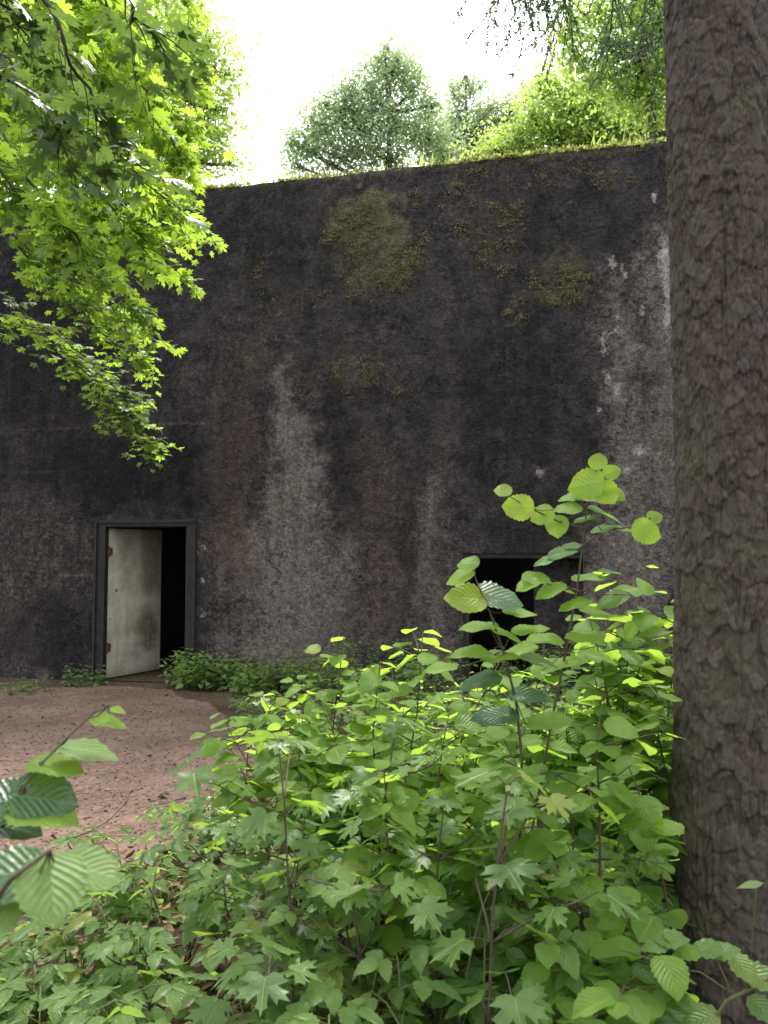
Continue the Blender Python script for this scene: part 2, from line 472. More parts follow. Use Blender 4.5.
def door_mat():
    m, nt, _, _ = new_mat('weathered steel door'); T = NT(nt)
    tc = T.node('ShaderNodeTexCoord'); V = tc.outputs['Object']
    n1 = T.noise(V, 2.6, 6, 0.65); n2 = T.noise(V, 22, 5, 0.65)
    mp = T.node('ShaderNodeMapping'); mp.inputs['Scale'].default_value = (10, 10, 0.8); T.L.new(V, mp.inputs[0])
    st = T.noise(mp.outputs[0], 1.0, 4, 0.6)
    col = T.mix(T.ramp(n1, (0.32, 0.66)), (0.27,0.24,0.20), (0.48,0.445,0.385))
    col = T.mix(T.math('MULTIPLY', T.ramp(st, (0.5, 0.75)), 0.5), col, (0.27,0.23,0.17))
    col = T.mix(T.math('MULTIPLY', T.attr('grime'), T.ramp(n2, (0.2, 0.6))), col, (0.13,0.125,0.085))
    col = T.mix(T.ramp(T.noise(V, 11, 3, 0.5), (0.69, 0.74)), col, (0.10,0.06,0.04))
    T.out(T.principled(col, 0.6, 0.3, T.bump(n2, 0.2, 0.006)))
    return m
M['door'] = door_mat()

def ground_mat(name, cols, path=False):
    m, nt, _, _ = new_mat(name); T = NT(nt)
    geo = T.node('ShaderNodeNewGeometry'); V = geo.outputs['Position']
    n1 = T.noise(V, 0.9, 5, 0.6); n2 = T.noise(V, 11, 6, 0.7); n3 = T.noise(V, 60, 4, 0.7)
    vo = T.node('ShaderNodeTexVoronoi'); T.L.new(V, vo.inputs['Vector']); vo.inputs['Scale'].default_value = 42
    sepc = T.node('ShaderNodeSeparateColor'); T.L.new(vo.outputs['Color'], sepc.inputs[0])
    col = T.mix(T.ramp(n1, (0.35, 0.65)), cols[0], cols[1])
    col = T.mix(T.math('MULTIPLY', T.ramp(n2, (0.4, 0.7)), 0.6), col, cols[2])
    col = T.mix(T.math('MULTIPLY', T.ramp(sepc.outputs[0], (0.6, 0.95)), 0.55), col, cols[3])
    col = T.mix(T.math('MULTIPLY', T.ramp(n3, (0.55, 0.75)), 0.5), col, cols[4])
    h = T.math('ADD', T.math('MULTIPLY', n2, 0.7), T.math('ADD', T.math('MULTIPLY', n3, 0.5), T.math('MULTIPLY', sepc.outputs[1], 0.35)))
    T.out(T.principled(col, 0.92, 0.12, T.bump(h, 0.45 if path else 0.8, 0.02 if path else 0.03)))
    return m
M['soil'] = ground_mat('forest soil', [(0.05,0.036,0.028), (0.085,0.06,0.045), (0.03,0.022,0.018), (0.16,0.11,0.075), (0.11,0.085,0.06)])
M['path'] = ground_mat('trodden earth', [(0.104,0.070,0.055), (0.188,0.127,0.104), (0.07,0.045,0.037), (0.205,0.132,0.108), (0.24,0.168,0.144)], True)

# ------------------------------------------------------------------ ground
def gh(x, y):
    x = np.asarray(x, float); y = np.asarray(y, float)
    r = np.sqrt(x * x + (y - 6) ** 2)
    h = 0.05 * (fbm(x * 0.7, y * 0.7, seed=5, octaves=3) - 0.5) + 0.025 * (fbm(x * 4, y * 4, seed=6, octaves=3) - 0.5)
    return h + 0.9 * smooth(14, 60, r) * (fbm(x * 0.05, y * 0.05, seed=7) - 0.3)

def sheet(name, xs, ys, zoff, mat, mask=None):
    X, Y = np.meshgrid(xs, ys)
    Z = gh(X, Y) + zoff
    V = np.stack([X, Y, Z], -1).reshape(-1, 3)
    nx, ny = len(xs), len(ys)
    I, J = np.meshgrid(np.arange(nx - 1), np.arange(ny - 1))
    a = (J * nx + I).ravel()
    if mask is not None:
        cx = (X[:-1, :-1] + X[1:, 1:]) / 2; cy = (Y[:-1, :-1] + Y[1:, 1:]) / 2
        a = a[mask(cx, cy).ravel()]
    F = np.stack([a, a + 1, a + nx + 1, a + nx], 1)
    return mesh_np(name, V, F.ravel(), np.full(len(F), 4), mat)

def spaced(lo, hi, a, b, step, far):
    return np.concatenate([-np.geomspace(-lo if lo < 0 else 1, 1, 2)[:0], np.linspace(lo, a, far, endpoint=False), np.arange(a, b, step), np.linspace(b, hi, far)])
ground = sheet('forest_floor', spaced(-90, 90, -7, 7, 0.06, 16), spaced(-60, 120, 0.5, 12, 0.06, 16), 0.0, M['soil'])
tag(ground, 'brown forest soil with litter under the undergrowth', 'ground', kind='structure')

# clearing in front of the door
PATH_PX = [(-60,690),(100,686),(165,690),(200,702),(262,740),(285,775),(255,812),(200,838),(120,872),(60,890),(-90,905)]
PATH_XY = np.array([on_ground(a, b)[:2] for a, b in PATH_PX] + [(-7.5, 3.2), (-8.5, 10.6)])
def in_poly(x, y, poly):
    x = np.asarray(x); y = np.asarray(y); ins = np.zeros(x.shape, bool)
    n = len(poly); j = n - 1
    for i in range(n):
        xi, yi = poly[i]; xj, yj = poly[j]
        c = ((yi > y) != (yj > y)) & (x < (xj - xi) * (y - yi) / (yj - yi + 1e-12) + xi)
        ins ^= c; j = i
    return ins
def path_mask(x, y):
    wx = x + 0.35 * (fbm(x * 1.7, y * 1.7, seed=21) - 0.5); wy = y + 0.35 * (fbm(x * 1.7 + 9, y * 1.7, seed=22) - 0.5)
    return in_poly(wx, wy, PATH_XY)
path = sheet('dirt_path', np.arange(-8.5, 0.8, 0.04), np.arange(2.8, 11.2, 0.04), 0.004, M['path'], path_mask)
tag(path, 'bare reddish brown earth clearing in front of the open door', 'path', kind='structure')

# ------------------------------------------------------------------ bunker
B0 = on_ground(150, 683)
q1, q2 = [(lambda r: r[:2] / r[2])(ray(a, b)) for a, b in ((228, 186), (668, 140))]
dq = q2 - q1
cr = lambda a, b: a[0] * b[1] - a[1] * b[0]
HT = cr(B0[:2], dq) / cr(q1, dq)
WU = dq / np.linalg.norm(dq)
WN = np.array([-WU[1], WU[0]])           # into the wall
WALL_H = HT + CAM[2]
ANG = math.atan2(WU[1], WU[0])
print('wall: height %.2f angle %.1f base %s' % (WALL_H, math.degrees(ANG), B0))
U3 = np.array([WU[0], WU[1], 0]); N3 = np.array([WN[0], WN[1], 0])
O3 = np.array([B0[0], B0[1], 0.0])

def wall_local(px, py):
    """where the ray through a photo point meets the wall plane -> (s, z)"""
    r = ray(px, py)
    t = ((O3 - CAM) @ N3) / (r @ N3)
    P = CAM + r * t
    return (P - O3) @ U3, P[2]
def wl(s, y, z):
    return O3 + np.asarray(s)[..., None] * U3 + np.asarray(y)[..., None] * N3 + np.asarray(z)[..., None] * np.array([0, 0, 1.0])

bunker = empty('bunker', O3, ANG)
tag(bunker, 'tall flat roofed bunker of blackened mossy concrete behind the bushes', 'bunker')

S_L, S_R = wall_local(0, 500)[0] - 3.0, wall_local(704, 400)[0]
dx0, dz1 = wall_local(104, 524); dx1 = wall_local(189, 524)[0]
wx0, wz1 = wall_local(463, 553); wx1 = wall_local(583, 553)[0]
dz0, wz0 = -0.05, -0.05
print('door', dx0, dx1, dz1, 'opening', wx0, wx1, wz1, 'S', S_L, S_R)

def seg(a, b, step):
    return np.linspace(a, b, max(2, int(round((b - a) / step)) + 1))
def multi(*stops, step=0.03):
    out = [np.array([stops[0]])]
    for a, b in zip(stops[:-1], stops[1:]): out.append(seg(a, b, step)[1:])
    return np.concatenate(out)
xs = multi(S_L, dx0, dx1, wx0, wx1, S_R - 0.12, step=0.032)
zs = multi(-0.3, wz1, dz1, WALL_H, step=0.032)
SX, SZ = np.meshgrid(xs, zs)
# masks for stains and a painted lit corner, drawn in the wall's own plane
WP = wl(SX, np.zeros_like(SX), SZ)
PX, PY = project(WP)
wob = lambda sc, amp, sd: amp * (fbm(SX * sc, SZ * sc, seed=sd, octaves=5, gain=0.65) - 0.5)
QX = PX + wob(1.1, 60, 31) + wob(5, 44, 32); QY = PY + wob(0.9, 80, 33) + wob(5, 60, 34)
def blob(cx, cy, rx, ry, soft=0.5, rot=0.0):
    a = R(rot); dx, dy = QX - cx, QY - cy
    u = (dx * math.cos(a) + dy * math.sin(a)) / rx; v = (-dx * math.sin(a) + dy * math.cos(a)) / ry
    return 1 - smooth(1 - soft, 1 + soft, np.sqrt(u * u + v * v))
def wedge(cx, y0, y1, w0, w1, soft=26):
    """a streak that widens on its way down"""
    t = np.clip((QY - y0) / (y1 - y0), 0, 1)
    w = w0 + (w1 - w0) * t
    return (1 - smooth(w - soft, w + soft, np.abs(QX - cx))) * smooth(y0 - 25, y0 + 40, QY) * (1 - smooth(y1 - 10, y1 + 50, QY))
mx = lambda *a: np.maximum.reduce(a)
light = mx(0.95 * wedge(298, 345, 700, 2, 62), 0.9 * blob(290, 590, 72, 85, 0.5), 0.55 * wedge(245, 470, 700, 10, 50), 0.85 * wedge(437, 450, 650, 4, 24),
           0.55 * wedge(446, 280, 480, 10, 20), 0.9 * wedge(628, 280, 640, 12, 50), 0.55 * blob(640, 560, 50, 90), 0.55 * wedge(610, 250, 450, 5, 18),
           0.9 * (smooth(640, 664, QX) * (1 - 0.5 * smooth(690, 720, QX)) * (1 - smooth(470, 640, QY))) * smooth(190, 280, QY), 0.32 * blob(55, 560, 90, 80, 0.7), 0.35 * blob(215, 620, 16, 90),  # the strip at the right end paints light catching the corner
           0.3 * blob(520, 500, 50, 90, 0.6), 0.18 * blob(240, 380, 80, 120, 0.6), 0.14 * blob(470, 350, 90, 120, 0.7), 0.5*blob(385, 600, 30, 60, .6))
light = np.maximum(light, (0.34 * smooth(380, 620, QY) + .08) * smooth(.38, .6, fbm(SX * 1.6, SZ * .6, seed=45, octaves=4)))
light = light * (0.65 + 0.95 * fbm(SX * 2.2, SZ * 0.9, seed=40, octaves=5, gain=0.6))
brown = mx(0.9 * blob(240, 500, 22, 130), 0.8 * blob(380, 560, 45, 110), 0.8 * blob(355, 375, 48, 26), 0.7 * blob(375, 470, 32, 36), 0.6 * blob(250, 365, 30, 30),
           0.6 * blob(340, 620, 40, 50), 0.5 * blob(440, 600, 40, 60), 0.35 * blob(60, 440, 70, 40), 0.5 * blob(668, 420, 8, 90))
moss = mx(0.42 * smooth(.5, .68, fbm(SX * 1.5, SZ * 1.9, seed=46, octaves=5, gain=.6)) * (1 - smooth(300, 470, QY)), 1.0 * blob(372, 232, 46, 26, 0.4), 0.75 * blob(380, 272, 42, 34, 0.5), 0.6 * blob(490, 238, 46, 30, 0.6), 0.7 * blob(565, 292, 42, 24, 0.5), 0.85 * blob(512, 308, 9, 8),
          0.55 * blob(470, 180, 30, 20), 0.55 * blob(600, 180, 40, 20, .6), 0.45 * blob(545, 165, 30, 20), 0.45 * blob(250, 285, 26, 40), 0.5 * blob(358, 375, 36, 20), 0.4 * blob(378, 468, 28, 28), 0.4 * blob(246, 362, 16, 10),
          0.7 * (1 - smooth(0.02, 0.22, WALL_H - SZ + 0.1 * (fbm(SX * 4, SZ * 4, seed=44) - 0.5))))
white = np.zeros_like(SX)
for cx, cy, rx, ry in [(612,262,3,6),(619,267,3,5),(625,275,3.5,7),(619,317,3,4),(641,313,3,6),(655,195,2.5,5),(671,205,4,6),(611,332,9,3),(604,345,4,12),(541,470,5,6),(205,549,2,4),(204,580,2,4),(203,615,2.5,3),(618,390,4,5),(600,410,3,5),(628,470,5,5),(606,380,3,9),(665,262,7,26),(668,300,5,30),(640,452,8,4)]:
    white = np.maximum(white, 1 - smooth(0.0, 2.2, np.sqrt(((PX + wob(9, 12, 51) - cx) / rx) ** 2 + ((PY + wob(9, 14, 52) - cy) / ry) ** 2)))
dark = mx(0.8 * blob(115, 480, 110, 45, 0.5), 0.7 * blob(40, 340, 90, 120, 0.6), 0.5 * blob(500, 400, 80, 110, 0.6), 0.6 * blob(530, 520, 50, 40, 0.5), 0.45 * blob(340, 440, 24, 80, 0.6),
          0.55 * blob(270, 250, 60, 60, 0.7), 0.4 * blob(560, 230, 90, 60, 0.7), 0.6 * blob(50, 640, 60, 30, 0.6), 0.5 * blob(410, 540, 14, 80, 0.6))
# faint board marks left by the formwork
for zb in (2.72, 3.95, 1.35, 4.62, 3.3, 2.05):
    e = np.abs(SZ - zb - 0.012 * (fbm(SX * 3, SZ * 0, seed=60) - 0.5))
    light = np.maximum(light, 0.75 * (1 - smooth(0.004, 0.022, e)) * smooth(0.45, 0.6, fbm(SX * 1.3, SZ * 0 + zb, seed=61)))
edge_d = np.minimum.reduce([np.maximum.reduce([dx0 - SX, SX - dx1, SZ - dz1]), np.maximum.reduce([wx0 - SX, SX - wx1, SZ - wz1])])
free = smooth(0.0, 0.12, edge_d) * smooth(0, 0.05, WALL_H - SZ)
SY = free * (0.05 * (fbm(SX * 0.8, SZ * 0.8, seed=71) - 0.5) + 0.028 * (fbm(SX * 6, SZ * 6, seed=72) - 0.5) - 0.02 * moss * fbm(SX * 9, SZ * 9, seed=73)
             + 0.01 * smooth(0.66, 0.75, fbm(SX * 8, SZ * 8, seed=74)))
SY = SY + smooth(0, 0.05, 0.05 - np.minimum(0.05, WALL_H - SZ)) * 0.015
ZZ = SZ + (SZ > WALL_H - 1e-6) * 0.05 * (fbm(SX * 2.5, SX * 0, seed=75) - 0.5)
V = np.stack([SX, SY, ZZ], -1).reshape(-1, 3)
nx, nz = len(xs), len(zs)
I, J = np.meshgrid(np.arange(nx - 1), np.arange(nz - 1))
cxm = (xs[:-1] + xs[1:]) / 2; czm = (zs[:-1] + zs[1:]) / 2
CX, CZ = np.meshgrid(cxm, czm)
hole = ((CX > dx0) & (CX < dx1) & (CZ < dz1)) | ((CX > wx0) & (CX < wx1) & (CZ < wz1))
a = (J * nx + I)[~hole]
F = [list(r) for r in np.stack([a, a + 1, a + nx + 1, a + nx], 1)]
V = V.tolist()
at_ = {k: v.ravel().tolist() for k, v in dict(light=light, brown=brown, moss=moss, white=white, dark=dark).items()}
def extra(verts, faces, lt=0.3):
    b = len(V); V.extend([list(map(float, p)) for p in verts])
    for f in faces: F.append([b + i for i in f])
    for k in at_: at_[k].extend([lt if k == 'light' else 0.0] * len(verts))
# rounded right corner, right flank, back and roof slab
DEP = 8.0; c0 = S_R - 0.12
zc = seg(-0.3, WALL_H, 0.05); cor = []
for k in range(0, 9):
    t = k / 8 * math.pi / 2
    for z in zc: cor.append((c0 + 0.12 * math.sin(t) + 0.012 * (vnoise(np.array([z * 9]), np.array([k * .7]), seed=80)[0] - .5), 0.12 - 0.12 * math.cos(t), z))
for z in zc: cor.append((S_R, DEP, z))
n = len(zc)
extra(cor, [(k * n + j, (k + 1) * n + j, (k + 1) * n + j + 1, k * n + j + 1) for k in range(9) for j in range(n - 1)], 0.65)
extra([(S_L, 0, -0.3), (S_L, DEP, -0.3), (S_L, DEP, WALL_H), (S_L, 0, WALL_H)], [(0, 3, 2, 1)])
extra([(S_L, DEP, -0.3), (S_R, DEP, -0.3), (S_R, DEP, WALL_H), (S_L, DEP, WALL_H)], [(0, 3, 2, 1)])
extra([(S_L, 0.01, WALL_H - 0.02), (S_R, 0.01, WALL_H - 0.02), (S_R, DEP, WALL_H - 0.02), (S_L, DEP, WALL_H - 0.02)], [(0, 1, 2, 3)])
TH = 1.1
for (x0, x1, z1) in ((dx0, dx1, dz1), (wx0, wx1, wz1)):
    extra([(x0, 0, -.3), (x0, TH, -.3), (x0, TH, z1), (x0, 0, z1)], [(0, 1, 2, 3)], 0.1)
    extra([(x1, 0, -.3), (x1, TH, -.3), (x1, TH, z1), (x1, 0, z1)], [(3, 2, 1, 0)], 0.1)
    extra([(x0, 0, z1), (x1, 0, z1), (x1, TH, z1), (x0, TH, z1)], [(3, 2, 1, 0)], 0.1)
mesh_np('wall', np.array(V), [i for f in F for i in f], [len(f) for f in F], M['concrete'], bunker, attrs=at_)
# rooms behind the two openings (walls, floor and ceiling of the interior)
rm = MB()
for (x0, x1, z1) in ((dx0, dx1, dz1), (wx0, wx1, wz1)):
    X0, X1, Z1 = x0 - 0.9, x1 + 0.9, z1 + 0.35
    y0, y1 = TH, TH + 4.0
    rm.add([(X0,y0,-.02),(X1,y0,-.02),(X1,y1,-.02),(X0,y1,-.02),(X0,y0,Z1),(X1,y0,Z1),(X1,y1,Z1),(X0,y1,Z1)],
           [(0,1,2,3),(7,6,5,4),(3,2,6,7),(1,5,6,2),(0,3,7,4)])
    rm.add([(X0,y0,-.02),(x0,y0,-.02),(x0,y0,Z1),(X0,y0,Z1),(x1,y0,-.02),(X1,y0,-.02),(X1,y0,Z1),(x1,y0,Z1),(x0,y0,z1),(x1,y0,z1)],
           [(0,3,2,1),(4,7,6,5),(8,2,7,9)])
    rm.add([(x0,0.02,.012),(x1,0.02,.012),(x1,TH,.012),(x0,TH,.012)], [(0,1,2,3)], 1)
rm.build('interior', [M['inside'], M['soil']], bunker, smooth_shade=False)

# steel frame of the door: outer flange and set back jambs
fr = MB()
fo = wall_local(96, 520); fp = wall_local(197, 520)
for (x0, x1) in ((fo[0], fo[0] + 0.032), (fp[0] - 0.032, fp[0])):
    fr.box(x0, x1, -0.035, 0.03, -0.05, dz1 + 0.055)
fr.box(fo[0] + 0.032, fp[0] - 0.032, -0.032, 0.03, dz1 + 0.012, dz1 + 0.052)
fr.box(fo[0] + 0.032, dx0 + 0.03, -0.012, 0.028, -0.05, dz1 + 0.012)
fr.box(dx1 - 0.03, fp[0] - 0.032, -0.012, 0.028, -0.05, dz1 + 0.012)
fr.box(dx0 + 0.03, dx1 - 0.03, -0.010, 0.026, dz1 - 0.035, dz1 + 0.012)
fr.box(dx0 + 0.006, dx0 + 0.034, 0.028, 0.13, -0.05, dz1 - 0.006)
fr.box(dx1 - 0.034, dx1 - 0.006, 0.028, 0.13, -0.05, dz1 - 0.006)
fr.box(dx0 + 0.034, dx1 - 0.034, 0.028, 0.12, dz1 - 0.045, dz1 - 0.006)
dfo = fr.build('door_frame', M['frame'], bunker, smooth_shade=False)

# door leaf, ajar into the bunker
LW, LT = 0.93, 0.05
lx = seg(0, LW, 0.03); lz = seg(0.03, dz1 - 0.055, 0.03)
GX, GZ = np.meshgrid(lx, lz)
gr = np.maximum(smooth(0.4, 0.75, GX / LW + 0.35 * (fbm(GX * 4, GZ * 2, seed=90) - 0.5)) * smooth(0.45, 0.62, GZ / 2 + 0.15 * (fbm(GX * 3, GZ * 3, seed=91) - .5)) * 0.55,
                0.95 * (1 - smooth(0.5, 1.1, np.sqrt(((GX - 0.70) / 0.23) ** 2 + ((GZ - 0.62) / 0.33) ** 2) + 0.7 * (fbm(GX * 6, GZ * 6, seed=92) - 0.5))))
gr = np.maximum(gr, 0.6 * (1 - smooth(0.02, 0.16, GZ + 0.1 * (fbm(GX * 6, GZ * 6, seed=93) - .5))))
dent = 0.004 * (fbm(GX * 2, GZ * 2, seed=94) - 0.5)
VF = np.stack([GX, dent, GZ], -1).reshape(-1, 3); nl = len(lx)
I, J = np.meshgrid(np.arange(nl - 1), np.arange(len(lz) - 1)); a = (J * nl + I).ravel()
DF = [list(r) for r in np.stack([a, a + 1, a + nl + 1, a + nl], 1)]
DV = VF.tolist(); g_ = gr.ravel().tolist()
b = len(DV); z0, z1 = lz[0], lz[-1]
for p in [(0,0,z0),(LW,0,z0),(LW,0,z1),(0,0,z1),(0,LT,z0),(LW,LT,z0),(LW,LT,z1),(0,LT,z1)]: DV.append(list(p)); g_.append(0.3)
for f in [(4,7,6,5),(0,4,5,1),(1,5,6,2),(2,6,7,3),(3,7,4,0)]: DF.append([b + i for i in f])
door = mesh_np('door', np.array(DV), [i for f in DF for i in f], [len(f) for f in DF], M['door'], bunker, attrs={'grime': g_}, smooth_shade=False)
door.location = (dx0 + 0.045, 0.06, 0.0); door.rotation_euler = (0, 0, R(73))
door['label'] = 'pale weathered steel door standing ajar'
for z in (0.42, 1.66):
    h = MB(); h.tube([(-0.012, -0.014, z - 0.07), (-0.012, -0.014, z + 0.07)], [0.016, 0.016], 10); h.box(-0.012, 0.05, -0.012, -0.002, z - 0.05, z + 0.05)
    h.build('hinge', M['rust'], door, smooth_shade=False)
# set back concrete panel that half closes the right opening
ip = MB(); xm = wall_local(533, 560)[0]
ip.box(xm, wx1 - 0.002, 0.22, 0.55, -0.1, wz1 - 0.004)
o = ip.build('infill_panel', M['concrete'], bunker, smooth_shade=False)
ip = MB(); ip.box(wx0 + 0.003, wx0 + 0.06, 0.03, 0.12, -0.1, wz1 - 0.003); ip.box(wx0 + 0.06, wx1 - 0.003, 0.03, 0.12, wz1 - 0.06, wz1 - 0.003)
ip.build('opening_frame', M['frame'], bunker, smooth_shade=False)

# moss cushions on the wall
mflat = moss.ravel(); fx, fz = SX.ravel(), SZ.ravel()
def moss_patch(lo, hi, cnt, size):
    (s0, zt), (s1, zb) = wall_local(*lo), wall_local(*hi)
    sel = np.where((fx > s0) & (fx < s1) & (fz < zt) & (fz > zb))[0]
    if not len(sel): return
    w = np.clip(mflat[sel] - 0.12, 0, None) * smooth(0.46, 0.66, fbm(fx[sel] * 5, fz[sel] * 5, seed=99)) + 1e-6
    if w.sum() < 1e-3: return
    k = np.repeat(rng.choice(sel, max(4, cnt // 26), p=w / w.sum()), 26); cnt = len(k); ox, oz = rng.normal(0, .045, cnt), rng.normal(-.01, .028, cnt)
    pos = np.stack([fx[k] + ox, SY.ravel()[k] + .006 - .025 * np.exp(-(ox ** 2 + oz ** 2) / .002), fz[k] + oz], 1)
    d = norm(np.stack([rng.normal(0, .7, cnt), -rng.uniform(.15, .8, cnt), rng.normal(-.35, .6, cnt)], 1))
    f = Foliage(); f.add(CHIP, pos, d, norm(np.stack([rng.normal(0, .4, cnt), -np.ones(cnt), rng.uniform(.1, 1.2, cnt)], 1)), rng.uniform(size * .5, size * 1.3, cnt), droop=0.3)
    f.build('moss_patch', M['moss'], bunker)['kind'] = 'stuff'
for lo, hi, c, sz in (((322,200),(428,312),2600,.035), ((440,205),(530,275),800,.035), ((498,296),(526,320),160,.035), ((528,264),(612,320),900,.035),
                      ((440,150),(505,205),420,.03), ((515,145),(640,205),600,.03), ((322,352),(400,398),420,.03), ((228,250),(280,330),240,.03)):
    moss_patch(lo, hi, int(c * 1.3), sz * .62)

# grass and moss along the roof edge
n = 9000
s = rng.uniform(S_L, S_R, n); y = np.abs(rng.normal(0, 0.22, n)) - 0.015
dens = fbm(s * 1.4, y * 3, seed=110)
k = rng.random(n) < smooth(0.32, 0.6, dens); s, y = s[k], y[k]; n = len(s)
pos = wl(s, y, np.full(n, WALL_H - 0.02) + 0.03 * rng.random(n))
f = Foliage()
f.add(CHIP, pos, norm(rng.normal(0, .6, (n, 3)) + [0, -.3, .5]), norm(rng.normal(0, .6, (n, 3)) + [0, -.4, 1]), rng.uniform(.03, .075, n), droop=.2)
n3 = 2600; s3 = rng.uniform(S_L, S_R, n3); y3 = rng.uniform(-.035, .07, n3); keep = rng.random(n3) < smooth(.42, .6, fbm(s3 * 1.6, s3 * 0, seed=113)); s3, y3 = s3[keep], y3[keep]; n3 = len(s3)
f.add(CHIP, wl(s3, y3, np.full(n3, WALL_H - .015) + rng.uniform(-.02, .055, n3) * (.4 + fbm(s3 * 3, s3 * 0, seed=114))), norm(rng.normal(0, .7, (n3, 3)) + [0, -.1, .8]), norm(rng.normal(0, .6, (n3, 3)) + [0, -1, .3]), rng.uniform(.022, .045, n3), droop=.2)
n2 = 3600; s = rng.uniform(S_L, S_R, n2); y = rng.uniform(-0.01, 1.6, n2); hh = rng.uniform(.06, .2, n2) * (0.4 + 1.3 * smooth(.35, .7, fbm(s * .9, y, seed=111))) * (1 + 0.6 * y)
f.add(BLADE, wl(s, y, np.full(n2, WALL_H - 0.03)), norm(rng.normal(0, .3, (n2, 3)) + [0, -.05, 1]), norm(rng.normal(0, 1, (n2, 3)) + [0, -.8, 0]), hh, droop=0.25, mat=1)
o = f.build('roof_moss', [M['roof_moss'], M['far_light']]); tag(o, 'yellow green moss and grass fringe along the bunker roof edge', 'moss', kind='stuff')
# earth cover of the roof
rs = MB(); q = [wl(np.array(a), np.array(b), np.array(WALL_H + c)) for a, b, c in ((S_L, .12, .0), (S_R - .12, .12, .0), (S_R - .12, DEP - .1, .0), (S_L, DEP - .1, .0), (S_L + 1, 2.5, .3), (S_R - 1, 2.5, .3), (S_R - 1, DEP - 2, .3), (S_L + 1, DEP - 2, .3))]
rs.add(q, [(0,1,5,4),(1,2,6,5),(2,3,7,6),(3,0,4,7),(4,5,6,7)])
o = rs.build('roof_soil', M['soil'], bunker); o.matrix_parent_inverse = (Matrix.Translation(Vector(bunker.location)) @ Matrix.Rotation(ANG, 4, 'Z')).inverted()
# short post on the roof edge
ps, _ = wall_local(648, 140)
p3 = wl(np.array(ps), np.array(0.35), np.array(WALL_H - 0.03))
pm = MB(); pm.tube([(0, 0, 0), (0.004, 0, .12), (0, 0, .225)], [.036, .034, .034], 10); pm.tube([(0, 0, .225), (0, 0, .25)], [.043, .040], 10)
pe = pm.build('roof_post', M['post']); pe.location = tuple(p3); tag(pe, 'short dark post standing on the bunker roof edge', 'post')

# ------------------------------------------------------------------ plant builders
def rand_dir_h(): 
    a = random.uniform(0, 2 * math.pi); return np.array([math.cos(a), math.sin(a), 0.0])

def curve(p0, d0, L, n=6, bend=0.15, up=0.0):
    pts = [np.asarray(p0, float)]; d = norm(np.asarray(d0, float))
    for i in range(n):
        d = norm(d + rng.normal(0, bend, 3) + np.array([0, 0, up]))
        pts.append(pts[-1] + d * L / n)
    return pts

def twig_leaves(fo, pts, T, size, spacing, mat=0, tilt=0.25, droop=0.18, ang=55, start=0.15, opposite=False, petiole=0.12, mb=None, tints=None, fold=0.12):
    P = np.array(pts); seglen = np.linalg.norm(np.diff(P, axis=0), axis=1); cum = np.concatenate([[0], np.cumsum(seglen)]); L = cum[-1]
    side = 1 if random.random() < .5 else -1
    d_at = start * L
    while True:
        last = d_at >= L - 0.01
        dd = min(d_at, L)
        i = min(np.searchsorted(cum, dd, side='right') - 1, len(seglen) - 1)
        p = P[i] + (P[i + 1] - P[i]) * ((dd - cum[i]) / max(seglen[i], 1e-6))
        t = norm(P[i + 1] - P[i])
        hz = norm(np.array([t[0], t[1], 0]) + rng.normal(0, 0.03, 3) * [1, 1, 0])
        sd = np.array([hz[1], -hz[0], 0])
        for sgn in ((1, -1) if opposite and not last else (side,)):
            if last:
                d = norm(np.array([t[0], t[1], min(.15, t[2]) - .15]) + (rand_dir_h() * .8 if abs(t[2]) > .75 else 0))
            else:
                a = R(ang + random.uniform(-18, 18)); d = norm(math.cos(a) * hz + math.sin(a) * sgn * sd + np.array([0, 0, random.uniform(-.45, .15)]))
            nrm = norm(np.array([0, 0, 1.0]) + rng.normal(0, tilt, 3))
            sz = size * random.uniform(.65, 1.15) * (0.72 if last else 1)
            base = p + d * sz * petiole * (0.3 if last else 1)
            if mb is not None and petiole > .2: mb.tube([p, p + d * sz * petiole * .55 + [0, 0, .01], base], [.0016, .0013, .001], 4, cap=False)
            fo.add(T, base, d, nrm, sz, None if tints is None else random.uniform(*tints), droop=droop * random.uniform(-.2, 2.4), fold=fold * random.uniform(-.4, 2.6), mat=mat)
        side = -side
        if last: break
        d_at += spacing * random.uniform(.75, 1.3)

